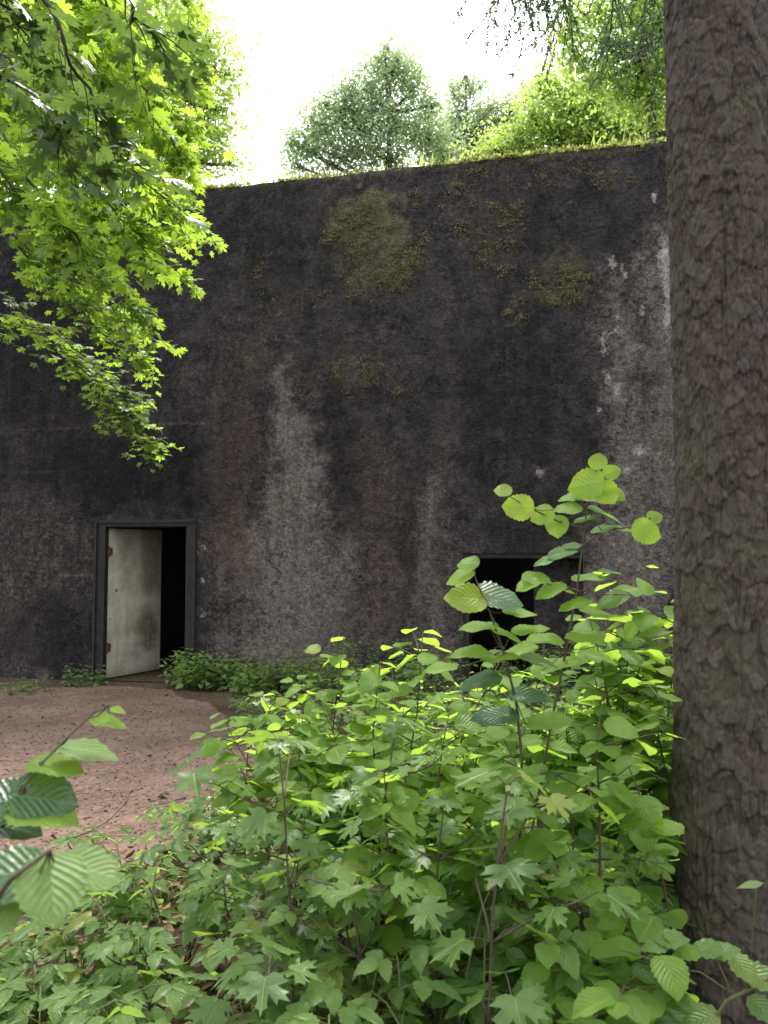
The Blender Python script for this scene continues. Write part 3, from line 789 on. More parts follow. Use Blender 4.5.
def hazel_shrub(name, label, base, height, n_stems=4, leaf=.085, spread=.35, mats=('hazel', 'bright'), bright_from=.55, group=None, top=None, density=1.0, cat='shrub', low=.42):
    base = np.array([base[0], base[1], float(gh(base[0], base[1]))])
    mb, fo = MB(), Foliage()
    for s_ in range(n_stems):
        if top is not None and s_ == 0: tgt = np.asarray(top, float)
        else:
            h = height * random.uniform(.55, .95); dd = rand_dir_h() * spread * random.uniform(.3, 1)
            tgt = base + dd + [0, 0, h]
        p0 = base + rand_dir_h() * .05 - [0, 0, .03]
        n = 9; pts = []
        bow = rand_dir_h() * .07 * height
        for i in range(n + 1):
            t = i / n
            pts.append(p0 + (tgt - p0) * np.array([t ** 1.25, t ** 1.25, t]) + bow * math.sin(t * math.pi) + rng.normal(0, .006, 3))
        H = tgt[2] - base[2]
        mb.tube(pts, [.0058 * (1 - .72 * i / n) * (0.7 + .3 * height) for i in range(n + 1)], 6)
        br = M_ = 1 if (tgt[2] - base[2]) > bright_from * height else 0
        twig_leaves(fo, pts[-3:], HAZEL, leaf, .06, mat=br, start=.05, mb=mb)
        k = int((5 + 6 * H) * density)
        for j in range(k):
            t = random.uniform(low, .95); i = int(t * n); p = pts[i] + (pts[i + 1] - pts[i]) * (t * n - i)
            L = random.uniform(.14, .38) * (1.25 - t) * (0.7 + .5 * height)
            d = norm(rand_dir_h() + [0, 0, random.uniform(.1, .6)])
            tp = curve(p, d, L, 5, .1, -.03)
            mb.tube(tp, [.0032 - .0004 * q for q in range(6)], 4)
            hi = tp[-1][2] > base[2] + bright_from * height * random.uniform(.85, 1.1)  # upper twigs take the leaf colour with the light painted in
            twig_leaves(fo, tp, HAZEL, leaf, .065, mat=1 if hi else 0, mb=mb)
    e = empty(name, base); tag(e, label, cat, group)
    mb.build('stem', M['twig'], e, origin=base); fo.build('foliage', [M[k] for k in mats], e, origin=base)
    return e

def maple_sapling(name, label, base, height, leaf=.12, n_pairs=5, mat='sapling', group=None, top=None, lean=.1, low=.4, cat='sapling', branches=2):
    base = np.array([base[0], base[1], float(gh(base[0], base[1]))])
    mb, fo = MB(), Foliage()
    tgt = np.asarray(top, float) if top is not None else base + rand_dir_h() * lean * height + [0, 0, height]
    n = 8; bow = rand_dir_h() * .05 * height
    pts = [base - [0, 0, .03] + (tgt - base) * (i / n) + bow * math.sin(i / n * math.pi) + rng.normal(0, .004, 3) for i in range(n + 1)]
    mb.tube(pts, [.0056 * (1 - .65 * i / n) * (.6 + .4 * height) for i in range(n + 1)], 6)
    def whorl(p, phi, sz, up=.1, pet=.7):
        for k in (0, 1):
            a = phi + k * math.pi + random.uniform(-.3, .3); d = np.array([math.cos(a), math.sin(a), random.uniform(0, .35) + up]); d = norm(d)
            s = sz * random.uniform(.75, 1.15); L = s * pet * random.uniform(.6, 1.1)
            q = p + d * L
            mb.tube([p, p + d * L * .5 + [0, 0, .008], q], [.0017, .0014, .0012], 4, cap=False)
            ld = norm(np.array([d[0], d[1], random.uniform(-.55, .0)]))
            fo.add(MAPLE, q - ld * s * .1, ld, norm(np.array([0, 0, 1.0]) + rng.normal(0, .22, 3) + .15 * d), s, droop=random.uniform(.05, .35), fold=random.uniform(-.02, .2))
    phi = random.uniform(0, 3)
    for j in range(n_pairs):
        t = low + (1 - low) * j / max(1, n_pairs - 1); i = min(int(t * n), n - 1)
        p = pts[i] + (pts[i + 1] - pts[i]) * (t * n - i)
        whorl(p, phi, leaf * (1.05 - .35 * abs(t - .6)), .1 + .35 * (t > .95)); phi += math.pi / 2
        if j < n_pairs - 1 and j and branches:
            for b in range(branches):
                d = norm(rand_dir_h() + [0, 0, .5]); L = random.uniform(.12, .3) * height
                tp = curve(p, d, L, 4, .1); mb.tube(tp, [.0035, .003, .0026, .0022, .002], 4)
                whorl(tp[-1], random.uniform(0, 3), leaf * .85, .3); whorl(tp[-2], random.uniform(0, 3), leaf * .8)
    whorl(pts[-1], phi + .5, leaf * .65, .5, .4)
    e = empty(name, base); tag(e, label, cat, group)
    mb.build('stem', M['twig'], e, origin=base); fo.build('foliage', M[mat], e, origin=base)
    return e

def bramble_parts(base, height, mb, fo, n_canes=5, leaf=.07, reach=.5, mat=0):
    base = np.asarray(base, float)
    for c in range(n_canes):
        a = random.uniform(0, 6.28); rr = reach * random.uniform(.4, 1)
        tip = base + np.array([math.cos(a) * rr, math.sin(a) * rr, height * random.uniform(.45, 1)])
        n = 8; pts = []
        for i in range(n + 1):
            t = i / n
            pts.append(base + (tip - base) * np.array([t, t, 0]) + [0, 0, (tip[2] - base[2]) * (math.sin(t * 1.9) / math.sin(1.9) if t < 1 else 1) - .02 + .01 * random.random()])
        mb.tube(pts, [.0042 - .0003 * i for i in range(n + 1)], 5)
        for i in range(2, n + 1):
            p = pts[i]; sd = 1 if i % 2 else -1
            t = norm(pts[i] - pts[i - 1]); hz = norm([t[0], t[1], 0]); side = np.array([hz[1], -hz[0], 0]) * sd
            d = norm(hz * .5 + side + [0, 0, random.uniform(.1, .7)]); L = leaf * random.uniform(.6, 1.1)
            q = p + d * L
            mb.tube([p, q], [.0015, .0012], 4, cap=False)
            s = leaf * random.uniform(.75, 1.2); up = norm(np.array([0, 0, 1.0]) + rng.normal(0, .25, 3)); hd = norm([d[0], d[1], -.15]); sd2 = norm(np.cross(hd, up))
            tn = random.random()
            fo.add(OVATE, q + hd * s * .2, hd, up, s * 1.1, tn, droop=random.uniform(.05, .35), fold=.2, mat=mat)
            for g in (1, -1):
                fo.add(OVATE, q, norm(hd * .35 + g * sd2 + [0, 0, -.1]), up, s * .9, min(1, tn + random.uniform(-.1, .1)), droop=random.uniform(.05, .35), fold=.2, mat=mat)

def herb_parts(base, height, mb, fo, leaf=.06, mat=0, T=None):
    base = np.asarray(base, float); tip = base + rand_dir_h() * .12 * height + [0, 0, height]
    n = 5; pts = [base + (tip - base) * i / n + rng.normal(0, .003, 3) for i in range(n + 1)]
    mb.tube(pts, [.003 - .0003 * i for i in range(n + 1)], 4)
    phi = random.uniform(0, 3); k = max(3, int(height / .06))
    for j in range(k):
        t = .3 + .7 * j / (k - 1); i = min(int(t * n), n - 1); p = pts[i] + (pts[i + 1] - pts[i]) * (t * n - i)
        for g in (0, 1):
            a = phi + g * math.pi + random.uniform(-.2, .2); d = norm([math.cos(a), math.sin(a), random.uniform(-.2, .35)])
            fo.add(T or OVATE_LOW, p + d * .012, d, norm(np.array([0, 0, 1.0]) + rng.normal(0, .25, 3)), leaf * random.uniform(.7, 1.15) * (1.1 - .45 * t), droop=random.uniform(.1, .5), fold=.15, mat=mat)
        phi += math.pi / 2

def bramble(name, label, base, height, group=None, n_canes=5, leaf=.07, reach=.5, cat='bramble'):
    base = np.array([base[0], base[1], float(gh(base[0], base[1]))])
    mb, fo = MB(), Foliage(); bramble_parts(base, height, mb, fo, n_canes, leaf, reach)
    e = empty(name, base); tag(e, label, cat, group)
    mb.build('stem', M['stem'], e, origin=base); fo.build('foliage', M['bramble'], e, origin=base)
    return e

def herb_clump(name, label, base, height, n=14, radius=.3, leaf=.06, mat='herb', group=None, cat='plant', T=None, flowers=0):
    base = np.array([base[0], base[1], float(gh(base[0], base[1]))])
    mb, fo = MB(), Foliage()
    for i in range(n):
        a = random.uniform(0, 6.28); r = radius * math.sqrt(random.random())
        herb_parts(base + [r * math.cos(a), r * math.sin(a) * .7, -.01], height * random.uniform(.55, 1.05), mb, fo, leaf, 0, T)
    e = empty(name, base); tag(e, label, cat, group)
    mb.build('stem', M['stem'], e, origin=base)['kind'] = 'stuff'; fo.build('foliage', M[mat], e, origin=base)
    return e

# a hand placed leaf: where its middle is, which way its tip points in the picture plane, how much it faces the viewer
def placed_leaf(fo, T, px, py, Y, size_px, ang, face, mat, mb=None, attach=None, tint=None, droop=.12, roll=0.0):
    c = at(px, py, Y); size = size_px * Y / FPX
    to_cam = norm(CAM - c); a = R(ang)
    img = math.cos(a) * RT + math.sin(a) * np.array([0, 0, 1.0])
    nrm = norm(face * to_cam + (1 - face) * np.array([0, 0, 1.0]) + roll * RT)
    d = img - nrm * (img @ nrm)
    if np.linalg.norm(d) < .3: d = d + norm(np.cross(nrm, to_cam)) * .2
    d = norm(d); base = c - d * size * .5
    fo.add(T, base, d, nrm, size, tint, droop=droop, fold=random.uniform(.02, .16), mat=mat)
    if mb is not None and attach is not None:
        m = (base + attach) / 2 + [0, 0, -.006]
        mb.tube([attach, m, base], [.0016, .0014, .0011], 4, cap=False)

# ------------------------------------------------------------------ hero hazel sapling before the right opening
hb = on_ground(560, 1010); hb = np.array([0.46, 2.3, 0.0])
mb, fo = MB(), Foliage()
Yh = 2.3
A = [np.array([hb[0], hb[1], -.03]), at(538, 800, Yh), at(552, 720, Yh), at(566, 650, Yh), at(577, 590, Yh), at(583, 540, Yh + .02), at(588, 500, Yh + .03), at(598, 474, Yh + .03)]
mb.tube(A, [.0062, .005, .0042, .0036, .003, .0025, .002, .0014], 7)
tl = [at(583, 528, Yh), at(560, 522, Yh - .03), at(530, 508, Yh - .05), at(505, 494, Yh - .06)]
mb.tube(tl, [.003, .0026, .0022, .0016], 5)
trg = [at(580, 548, Yh), at(602, 531, Yh + .03), at(628, 527, Yh + .04), at(650, 518, Yh + .05)]
mb.tube(trg, [.003, .0026, .0022, .0016], 5)
L = placed_leaf
for px, py, s, an, fc, m_, rel in [
    (598,461,24,80,.75,1,0), (612,472,22,20,.8,1,0), (606,493,34,-60,.7,1,0), (585,484,46,175,.72,1,.0), (616,495,24,-50,.6,1,0.02), (590,499,40,-10,.35,1,.03),
    (503,490,22,165,.6,1,-.05), (518,507,38,170,.75,1,-.06), (542,515,30,200,.7,1,-.04), (557,526,30,-85,.7,1,-.03), (568,508,34,170,.4,1,0), (572,496,34,175,.3,1,.05),
    (606,513,44,-12,.25,0,.03), (585,518,30,190,.2,0,.02), (605,529,34,8,.22,0,.04), (628,530,34,-5,.25,1,.05), (647,531,36,-20,.8,1,.0), (655,517,20,25,.7,1,.06),
    (562,553,36,-20,.5,0,.0), (545,561,30,195,.4,0,0), (572,545,24,10,.5,0,.03), (535,578,36,215,.6,1,-.03), (527,585,30,-150,.6,1,-.05), (550,590,40,200,.5,0,-.06),
    (560,588,40,20,.35,1,.02), (590,576,44,8,.3,1,.03), (612,600,42,170,.55,1,.0), (596,612,40,-15,.4,0,.02), (575,605,42,205,.35,0,-.04), (630,588,34,10,.3,1,.06), (610,572,30,30,.25,1,.04),
    (585,640,50,190,.3,1,-.08), (545,640,46,195,.35,0,-.06), (600,655,48,0,.35,0,.02), (560,665,46,10,.3,0,-.02), (520,650,44,185,.35,0,-.03)]:
    c = at(px, py, Yh + rel)
    seg_ = A[3:] + tl + trg
    near = min(seg_, key=lambda q: np.linalg.norm(q - c))
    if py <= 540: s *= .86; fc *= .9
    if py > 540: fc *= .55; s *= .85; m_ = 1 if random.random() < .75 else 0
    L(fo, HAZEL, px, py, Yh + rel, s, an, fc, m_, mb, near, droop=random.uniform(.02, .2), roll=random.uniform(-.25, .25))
e = empty('hazel_sapling', hb); tag(e, 'tall thin hazel sapling whose bright top leaves rise highest before the second doorway', 'sapling')
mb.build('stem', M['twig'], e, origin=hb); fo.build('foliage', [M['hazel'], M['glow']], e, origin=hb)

# second hand placed one: left of the dark opening
hb = np.array([0.33, 2.1, 0.0]); Yh = 2.1
mb, fo = MB(), Foliage()
A = [np.array([hb[0], hb[1], -.03]), at(522, 760, Yh), at(516, 700, Yh), at(503, 650, Yh), at(489, 610, Yh), at(476, 580, Yh), at(472, 566, Yh)]
mb.tube(A, [.0055, .0044, .0036, .003, .0024, .002, .0012], 6)
for px, py, s, an, fc, m_, rel in [
    (468,563,24,160,.45,1,0), (460,576,32,180,.35,1,0), (466,598,44,175,.5,1,-.02), (500,597,50,-12,.4,2,.02), (478,626,46,182,.3,1,0), (520,612,40,5,.35,1,.03), (508,634,40,10,.35,0,0),
    (530,628,44,-8,.3,0,.03), (470,652,46,190,.35,1,-.03), (440,668,40,178,.3,1,.05), (500,655,46,-5,.3,0,-.02), (540,660,46,5,.35,1,.02), (480,680,50,185,.4,0,-.04), (530,695,50,-20,.4,0,-.02), (495,715,56,200,.4,0,-.05),
    (550,720,52,-10,.35,0,0.03)]:
    c = at(px, py, Yh + rel); near = min(A[2:], key=lambda q: np.linalg.norm(q - c))
    if py > 610: fc *= .5; s *= .88; m_ = 1 if random.random() < .7 else 2
    L(fo, HAZEL, px, py, Yh + rel, s, an, fc, m_, mb, near, droop=random.uniform(.02, .2), roll=random.uniform(-.25, .25))
e = empty('hazel_sapling', hb); tag(e, 'hazel sapling with broad pale leaves leaning left across the dark second doorway', 'sapling')
mb.build('stem', M['twig'], e, origin=hb); fo.build('foliage', [M['hazel'], M['glow'], M['glossy']], e, origin=hb)

# shoot with large near leaves at the left edge of the view
hb = np.array([-0.86, 1.28, 0.0]); Yh = 1.25
mb, fo = MB(), Foliage()
A = [np.array([hb[0], hb[1], -.03]), at(-60, 1000, Yh), at(-40, 880, Yh), at(0, 830, Yh), at(25, 785, Yh), at(45, 760, Yh + .03), at(70, 735, Yh + .05), at(95, 712, Yh + .06), at(108, 705, Yh + .06)]
mb.tube(A, [.008, .007, .006, .004, .003, .0022, .0017, .0013, .001], 6)
for px, py, s, an, fc, m_, rel, T in [
    (108,721,38,-14,.25,0,.06,OVATE), (118,710,18,-35,.3,0,.07,OVATE), (88,749,62,-6,.2,2,.05,OVATE), (56,764,56,0,.12,0,.03,HAZEL), (44,797,66,10,.5,1,0,HAZEL), (44,813,70,-6,.10,0,-.02,HAZEL), (2,800,60,170,.5,1,.0,HAZEL), (12,826,60,10,.15,1,.0,HAZEL)]:
    c = at(px, py, Yh + rel); near = min(A[2:], key=lambda q: np.linalg.norm(q - c))
    L(fo, T, px, py, Yh + rel, s, an, fc, m_, mb, near, droop=.15)
e = empty('hazel_shoot', hb); tag(e, 'slender shoot with a dark glossy leaf and yellow green tip leaves over the bare earth', 'shoot')
mb.build('stem', M['twig'], e, origin=hb); fo.build('foliage', [M['glow'], M['glossy'], M['pale']], e, origin=hb)
hb = np.array([-0.62, 0.96, 0.0]); Yh = 0.92
mb, fo = MB(), Foliage()
A = [np.array([hb[0], hb[1], -.03]), at(-90, 1080, Yh), at(-40, 950, Yh), at(10, 880, Yh), at(50, 850, Yh)]
mb.tube(A, [.007, .006, .005, .003, .002], 6)
for px, py, s, an, fc, m_, rel in [(52,884,74,-86,.5,0,0), (90,868,62,-5,.35,0,.05), (8,872,74,200,.45,1,.03), (-20,910,80,220,.5,0,0)]:
    L(fo, HAZEL, px, py, Yh + rel, s, an, fc, m_, mb, A[-1], droop=.2)
e = empty('hazel_shoot', hb); tag(e, 'low shoot with one very large drooping pale green leaf close to the viewer', 'shoot')
mb.build('stem', M['twig'], e, origin=hb); fo.build('foliage', [M['pale'], M['glossy']], e, origin=hb)

# bramble shoot before the conifer trunk
hb = np.array([0.86, 1.75, 0.0]); Yh = 1.75
mb, fo = MB(), Foliage()
A = [np.array([hb[0], hb[1], -.03]), at(700, 1040, Yh), at(727, 1000, Yh), at(760, 985, Yh), at(790, 960, Yh)]
mb.tube(A, [.005, .005, .004, .004, .003], 6)
mb.tube([at(727, 1000, Yh), at(728, 985, Yh), at(715, 956, Yh)], [.0022, .002, .0016], 5)
mb.tube([at(727, 990, Yh), at(700, 972, Yh), at(668, 968, Yh)], [.0018, .0015, .0012], 5)
mb.tube([at(748, 990, Yh + .02), at(752, 940, Yh + .02), at(755, 905, Yh), at(757, 884, Yh)], [.0017, .0014, .0011, .001], 5)
for px, py, s, an, fc, m_, T in [(705,948,34,150,.4,0,OVATE), (725,950,32,15,.45,0,OVATE), (668,938,32,150,.45,0,OVATE), (678,940,24,10,.5,0,OVATE), (686,953,30,175,.3,1,OVATE), (745,969,34,-60,.6,0,OVATE), (764,978,40,-40,.6,0,OVATE),
                             (668,998,32,170,.3,1,OVATE), (686,1003,34,-10,.35,0,OVATE), (655,945,30,180,.35,0,OVATE), (750,884,26,170,.3,2,LANCE), (765,1010,36,-60,.5,0,OVATE), (700,1018,40,190,.45,0,OVATE)]:
    L(fo, T, px, py, Yh, s, an, fc, m_, None, None, droop=.15)
e = empty('bramble_shoot', hb); tag(e, 'thin bramble shoot with few leaves and a pale tip in front of the trunk', 'bramble')
mb.build('stem', M['stem'], e, origin=hb); fo.build('foliage', [M['bramble'], M['bright'], M['far_light']], e, origin=hb)

Foliage.gap = True
# ------------------------------------------------------------------ saplings and shrubs of the undergrowth
def spot(px, py, Y):
    p = at(px, py, Y); return (p[0], p[1] + .0), p[2]
for px, py, Y, ns, lf, lab in [
    (648, 568, 3.0, 6, .085, 'dense hazel shrub standing close beside the left flank of the big trunk'),
    (590, 620, 2.75, 5, .085, 'leafy hazel shrub directly below the tallest sapling'),
    (655, 660, 2.4, 4, .08, 'hazel shrub with small fresh leaves hugging the trunk at knee to waist height'),
    (545, 640, 3.3, 4, .085, 'hazel shrub half hiding the infill of the second doorway'),
    (425, 632, 2.9, 4, .08, 'hazel shrub with yellowish twig tips just left of the second doorway'),
    (345, 640, 3.1, 3, .08, 'hazel shrub whose single bright leaf stands up before the pale wall streak'),
    (390, 668, 3.4, 4, .08, 'hazel shrub below the brown stained middle of the wall'),
    (305, 672, 3.3, 3, .08, 'loose hazel shrub at the edge of the earth clearing'),
    (480, 665, 3.8, 4, .085, 'hazel shrub rooted farther back below the left jamb of the second doorway'),
    (450, 700, 2.4, 4, .08, 'low bushy hazel shrub in the middle of the thicket'),
    (600, 700, 2.0, 3, .075, 'hazel shrub with long flat sprays in front of the other hazels'),
]:
    (x, y), h = spot(px, py, Y)
    hazel_shrub('hazel_shrub', lab, (x, y), h, ns + 2, lf * 1.1, .42, density=1.35, top=at(px, py, Y), group='hazel shrubs of the thicket')
for px, py, Y, lf, npair, lab in [
    (275, 735, 2.05, .125, 4, 'maple sapling with large dark lobed leaves beside the bare earth'),
    (510, 775, 1.75, .12, 4, 'maple sapling with broad shaded leaves in the centre of the thicket'),
    (395, 715, 2.3, .115, 5, 'upright maple sapling between the hazels below the wall streak'),
    (305, 800, 2.2, .10, 4, 'short maple sapling with a leaning stem under the larger lobed leaves'),
    (445, 790, 2.0, .11, 4, 'maple sapling with many layered dull green leaves left of the shaded one'),
    (225, 868, 2.15, .10, 3, 'low maple sapling with dark stem at the front of the thicket'),
    (570, 800, 2.1, .10, 4, 'maple sapling in deep shade with a bare lower stem'),
    (125, 925, 2.5, .085, 3, 'small maple seedling over brown litter near the lower edge'),
    (355, 880, 2.0, .095, 3, 'maple seedling with drooping lobed leaves above the front brambles'),
    (620, 800, 2.3, .09, 3, 'thin maple sapling close to the foot of the trunk'),
    (255, 655+40, 3.6, .09, 3, 'maple sapling at the far rim of the thicket beside the clearing'),
]:
    (x, y), h = spot(px, py, Y)
    maple_sapling('maple_sapling', lab, (x, y), h, lf * .84, npair + 1, top=at(px, py, Y), group='maple saplings of the thicket')
for px, py, Y, lab in [
    (70, 945, 2.6, 'bramble clump at the lower corner below the very large leaf'),
    (180, 855, 3.0, 'pale bramble clump along the near rim of the earth clearing'),
    (130, 838, 3.5, 'bramble arching onto the bare earth'),
    (210, 950, 2.2, 'bramble clump below the low dark stemmed maple sapling'),
    (330, 940, 2.0, 'bramble clump in the middle of the lower edge'),
    (430, 905, 1.9, 'broad bramble clump with light leaves under the shaded maple leaves'),
    (520, 925, 1.8, 'bramble clump with fresh light leaves nearest the trunk foot'),
    (600, 905, 2.0, 'bramble clump filling the gap left of the trunk foot'),
    (640, 860, 2.4, 'bramble clump with yellowish leaves climbing at the trunk'),
    (255, 810, 3.0, 'bramble clump between clearing and maple saplings'),
    (40, 985, 2.25, 'bramble clump cut off by the lower edge below the large shoot leaves'),
    (270, 990, 1.9, 'bramble clump cut off by the lower edge before the leaning maple sapling'),
    (140, 890, 2.7, 'bramble clump over brown litter between the big leaf and the low maples'),
    (385, 850, 2.2, 'bramble clump pushing up between the maple saplings'),
    (575, 960, 1.75, 'bramble clump with pale leaves by the thin shoot at the trunk foot'),
    (480, 985, 1.65, 'dense bramble clump at the very bottom of the thicket'),
]:
    (x, y), h = spot(px, py, Y)
    bramble('bramble_clump', lab, (x, y), max(.2, h), 'bramble clumps of the thicket', n_canes=8, leaf=.066, reach=.45)

# plants at the foot of the wall
for px, py, hgt, n_, rad, lf, lab in [
    (216, 686, .44, 130, .6, .10, 'low bushy nettle patch against the wall right of the open door'),
    (268, 690, .36, 70, .55, .095, 'nettle patch spreading from the wall onto the clearing'),
    (238, 668, .52, 8, .22, .09, 'taller nettles with pale tops close to the wall'),
    (84, 686, .26, 26, .25, .075, 'small weeds at the left foot of the door frame'),
    (20, 692, .16, 24, .4, .065, 'flat weeds along the wall base left of the door'),
    (310, 690, .45, 30, .6, .09, 'nettles under the pale wall streak behind the hazels'),
]:
    g = on_ground(px, py)
    herb_clump('nettle_patch', lab, g, hgt, n_, rad, lf, 'pale' if n_ > 40 else 'bramble', 'weeds along the wall base', T=OVATE)

# ------------------------------------------------------------------ dense low growth, litter, twigs
def ok_green(x, y):
    """off the clearing and in front of the wall"""
    P = np.array([x, y, 0]) - O3
    return (not bool(path_mask(np.array([x]), np.array([y]))[0])) and (P @ N3) < -.1
mb, fo = MB(), Foliage(); cnt = 0
while cnt < 340:
    y = random.uniform(1.7, 9.2); x = random.uniform(-.62 * y, .45 * y)
    if not ok_green(x, y): continue
    g = np.array([x, y, float(gh(x, y)) - .01]); dens = fbm(np.array([x * 1.4]), np.array([y * 1.4]), seed=130)[0]
    if dens < (.52 if x < -.15 * y and y < 3.4 else .43) and y < 4.2: continue
    right = smooth(-1.2, .6, x + .1 * y); k = random.random(); tall = (.22 + .5 * float(right)) * (1 if y > 2.4 else .7)
    if k < .35: bramble_parts(g, tall * random.uniform(.5, 1), mb, fo, 4, .06, .3, 0)
    elif k < .75:
        for _ in range(3): herb_parts(g + [random.uniform(-.12, .12), random.uniform(-.12, .12), 0], tall * random.uniform(.5, 1.1), mb, fo, .055, 1, OVATE)
    else:
        p0 = g; h = tall * random.uniform(.4, .9)
        mb.tube([p0, p0 + [0.01, 0, h]], [.0025, .0018], 4)
        for lv in (1., .65):
            ph = random.uniform(0, 6)
            for q in range(3):
                a = ph + q * 2.1; d = norm([math.cos(a), math.sin(a), random.uniform(-.3, .2)])
                fo.add(MAPLE, p0 + [0.01, 0, h * lv] + d * .04, d, norm(np.array([0, 0, 1.0]) + rng.normal(0, .2, 3)), random.uniform(.045, .08), droop=random.uniform(.1, .3), mat=2)
    cnt += 1
V, fl, sz, uv, ti, mi = fo.arrays()
tv = np.array(mb.v); b = len(V)
allV = np.concatenate([V, tv]); fl2 = np.concatenate([fl, np.array([i for f in mb.f for i in f]) + b]); sz2 = np.concatenate([sz, [len(f) for f in mb.f]])
o = mesh_np('undergrowth', allV, fl2, sz2, [M['bramble'], M['herb'], M['sapling'], M['stem']], attrs={'tint': np.concatenate([ti, np.full(len(tv), .5)])},
            uv=np.concatenate([uv, np.zeros((len(tv), 2))]), matidx=np.concatenate([mi, np.full(len(mb.f), 3)]))
tag(o, 'low tangle of seedlings and herbs covering the forest floor', 'undergrowth', kind='stuff')

Foliage.gap = False
# dead leaves
n = 5200
y = rng.uniform(1.6, 5.5, n); x = rng.uniform(-.65, .5, n) * y
k = ~path_mask(x, y) | (rng.random(n) < .12); x, y = x[k], y[k]; n = len(x)
f = Foliage(); a = rng.uniform(0, 6.28, n)
f.add(OVATE_LOW, np.stack([x, y, gh(x, y) + rng.uniform(.004, .03, n)], 1), np.stack([np.cos(a), np.sin(a), rng.normal(0, .25, n)], 1), norm(rng.normal(0, .35, (n, 3)) + [0, 0, 1]), rng.uniform(.03, .08, n), droop=rng.normal(0, .35, n), fold=rng.normal(.1, .3, n))
o = f.build('leaf_litter', M['litter']); tag(o, 'dry brown leaves scattered over the forest soil', 'leaf litter', kind='stuff')
n = 22000
y = 3.2 + 7.2 * rng.random(n) ** 1.1; x = rng.uniform(-.62, .1, n) * y
k = path_mask(x, y); x, y = x[k], y[k]; n = len(x)
f = Foliage(); a = rng.uniform(0, 6.28, n)
f.add(CHIP, np.stack([x, y, gh(x, y) + .004 + rng.uniform(.001, .008, n)], 1), np.stack([np.cos(a), np.sin(a), rng.normal(0, .2, n)], 1), norm(rng.normal(0, .3, (n, 3)) + [0, 0, 1]), rng.uniform(.008, .034, n) * (1 + (rng.random(n) < .03) * 1.2) * .85, tint=.35 + .6 * rng.random(n), droop=rng.normal(0, .2, n))
o = f.build('path_litter', M['chips']); tag(o, 'crumbled reddish leaf bits trodden into the earth clearing', 'leaf litter', kind='stuff')
mb = MB()
for i in range(170):
    y = random.uniform(1.8, 6.5); x = random.uniform(-.6, .45) * y
    if path_mask(np.array([x]), np.array([y]))[0] and random.random() < .8: continue
    d = rand_dir_h(); L = random.uniform(.1, .6)
    p = curve(np.array([x, y, float(gh(x, y)) + .015]), d + [0, 0, random.uniform(0, .25)], L, 5, .13)
    r = random.uniform(.002, .006); mb.tube(p, [r * (1 - .12 * k) for k in range(6)], 5)
o = mb.build('fallen_twigs', M['twig']); tag(o, 'dry fallen twigs lying among the litter', 'twigs', kind='stuff')

# ------------------------------------------------------------------ the big trunk
TB = np.array([(730 - 384) / FPX * 2.55, 2.55, 0.0])
nth, zt = 340, np.concatenate([np.arange(-.15, 3.9, .006), np.linspace(3.9, 15, 40)])
th = np.linspace(0, 2 * math.pi, nth, endpoint=False)
TH_, ZT = np.meshgrid(th, zt)
ct, st_ = np.cos(TH_), np.sin(TH_)
rad = np.interp(ZT, [-.15, .0, .2, .55, .96, 1.8, 3.45, 15], [.36, .30, .252, .220, .199, .170, .166, .05])
rad = rad * (1 + .05 * np.sin(5 * TH_ + 1) * smooth(.7, 0, ZT))
k = 1.0
# flaky plates: irregular cells, each standing a little proud, with dark cracks between
def plates(nth_c, hz, seed):
    gx = TH_ / (2 * math.pi) * nth_c + .55 * (fbm(ct * 5, st_ * 5, ZT * 5, seed=seed, octaves=3) - .5) * 2; gy = ZT / hz + .8 * (fbm(ct * 4 + 3, st_ * 4, ZT * 4, seed=seed + 1, octaves=3) - .5) * 2
    ix, iy = np.floor(gx), np.floor(gy); f1 = np.full(gx.shape, 9.0); f2 = f1.copy(); idv = np.zeros(gx.shape); dyv = np.zeros(gx.shape)
    for ox in (-1, 0, 1):
        for oy in (-1, 0, 1):
            cx, cy = ix + ox, iy + oy; w_ = np.mod(cx, nth_c)
            jx = _hash(w_, cy, cy * 0, seed + 2); jy = _hash(w_, cy, cy * 0, seed + 3)
            ddx, ddy = cx + jx - gx, cy + jy - gy; dd_ = np.sqrt(ddx * ddx + ddy * ddy)
            new = dd_ < f1
            f2 = np.where(new, f1, np.minimum(f2, dd_)); idv = np.where(new, _hash(w_, cy, cy * 0, seed + 4), idv); dyv = np.where(new, ddy, dyv); f1 = np.where(new, dd_, f1)
    return f2 - f1, idv, dyv
e1, id1, dy1 = plates(28, .06, 211); e2, id2, dy2 = plates(56, .026, 231)
part = smooth(.38, .62, fbm(ct * 3.5, st_ * 3.5, ZT * 4.5, seed=251, octaves=3))
crack = np.maximum(.55 * (1 - smooth(.0, .16, e1)) * part, .5 * (1 - smooth(.0, .22, e2)) * smooth(.35, .6, fbm(ct * 6, st_ * 6, ZT * 9, seed=252)))
crack = np.maximum(crack, .7 * smooth(.86, .99, 1 - np.abs(2 * fbm(ct * 9, st_ * 9, ZT * 3.2, seed=253, octaves=3) - 1)) * smooth(.4, .6, fbm(ct * 3, st_ * 3, ZT * 2, seed=254)))
fine = fbm(ct * 22, st_ * 22, ZT * 26, seed=205, octaves=3)
disp = -.008 * crack + .005 * (id1 - .5) + .004 * (id2 - .5) + .004 * np.clip(dy1, -.6, .6) + .006 * (fine - .5) + .004 * (fbm(ct * 45, st_ * 45, ZT * 50, seed=208, octaves=2) - .5) + .012 * (fbm(ct * 3, st_ * 3, ZT * 2, seed=206) - .5)
rad = rad + disp
lean = np.stack([.006 * np.sin(ZT * 1.3), .0 * ZT, ZT], -1)
V = np.stack([TB[0] + rad * ct + lean[..., 0], TB[1] + rad * st_, ZT], -1).reshape(-1, 3)
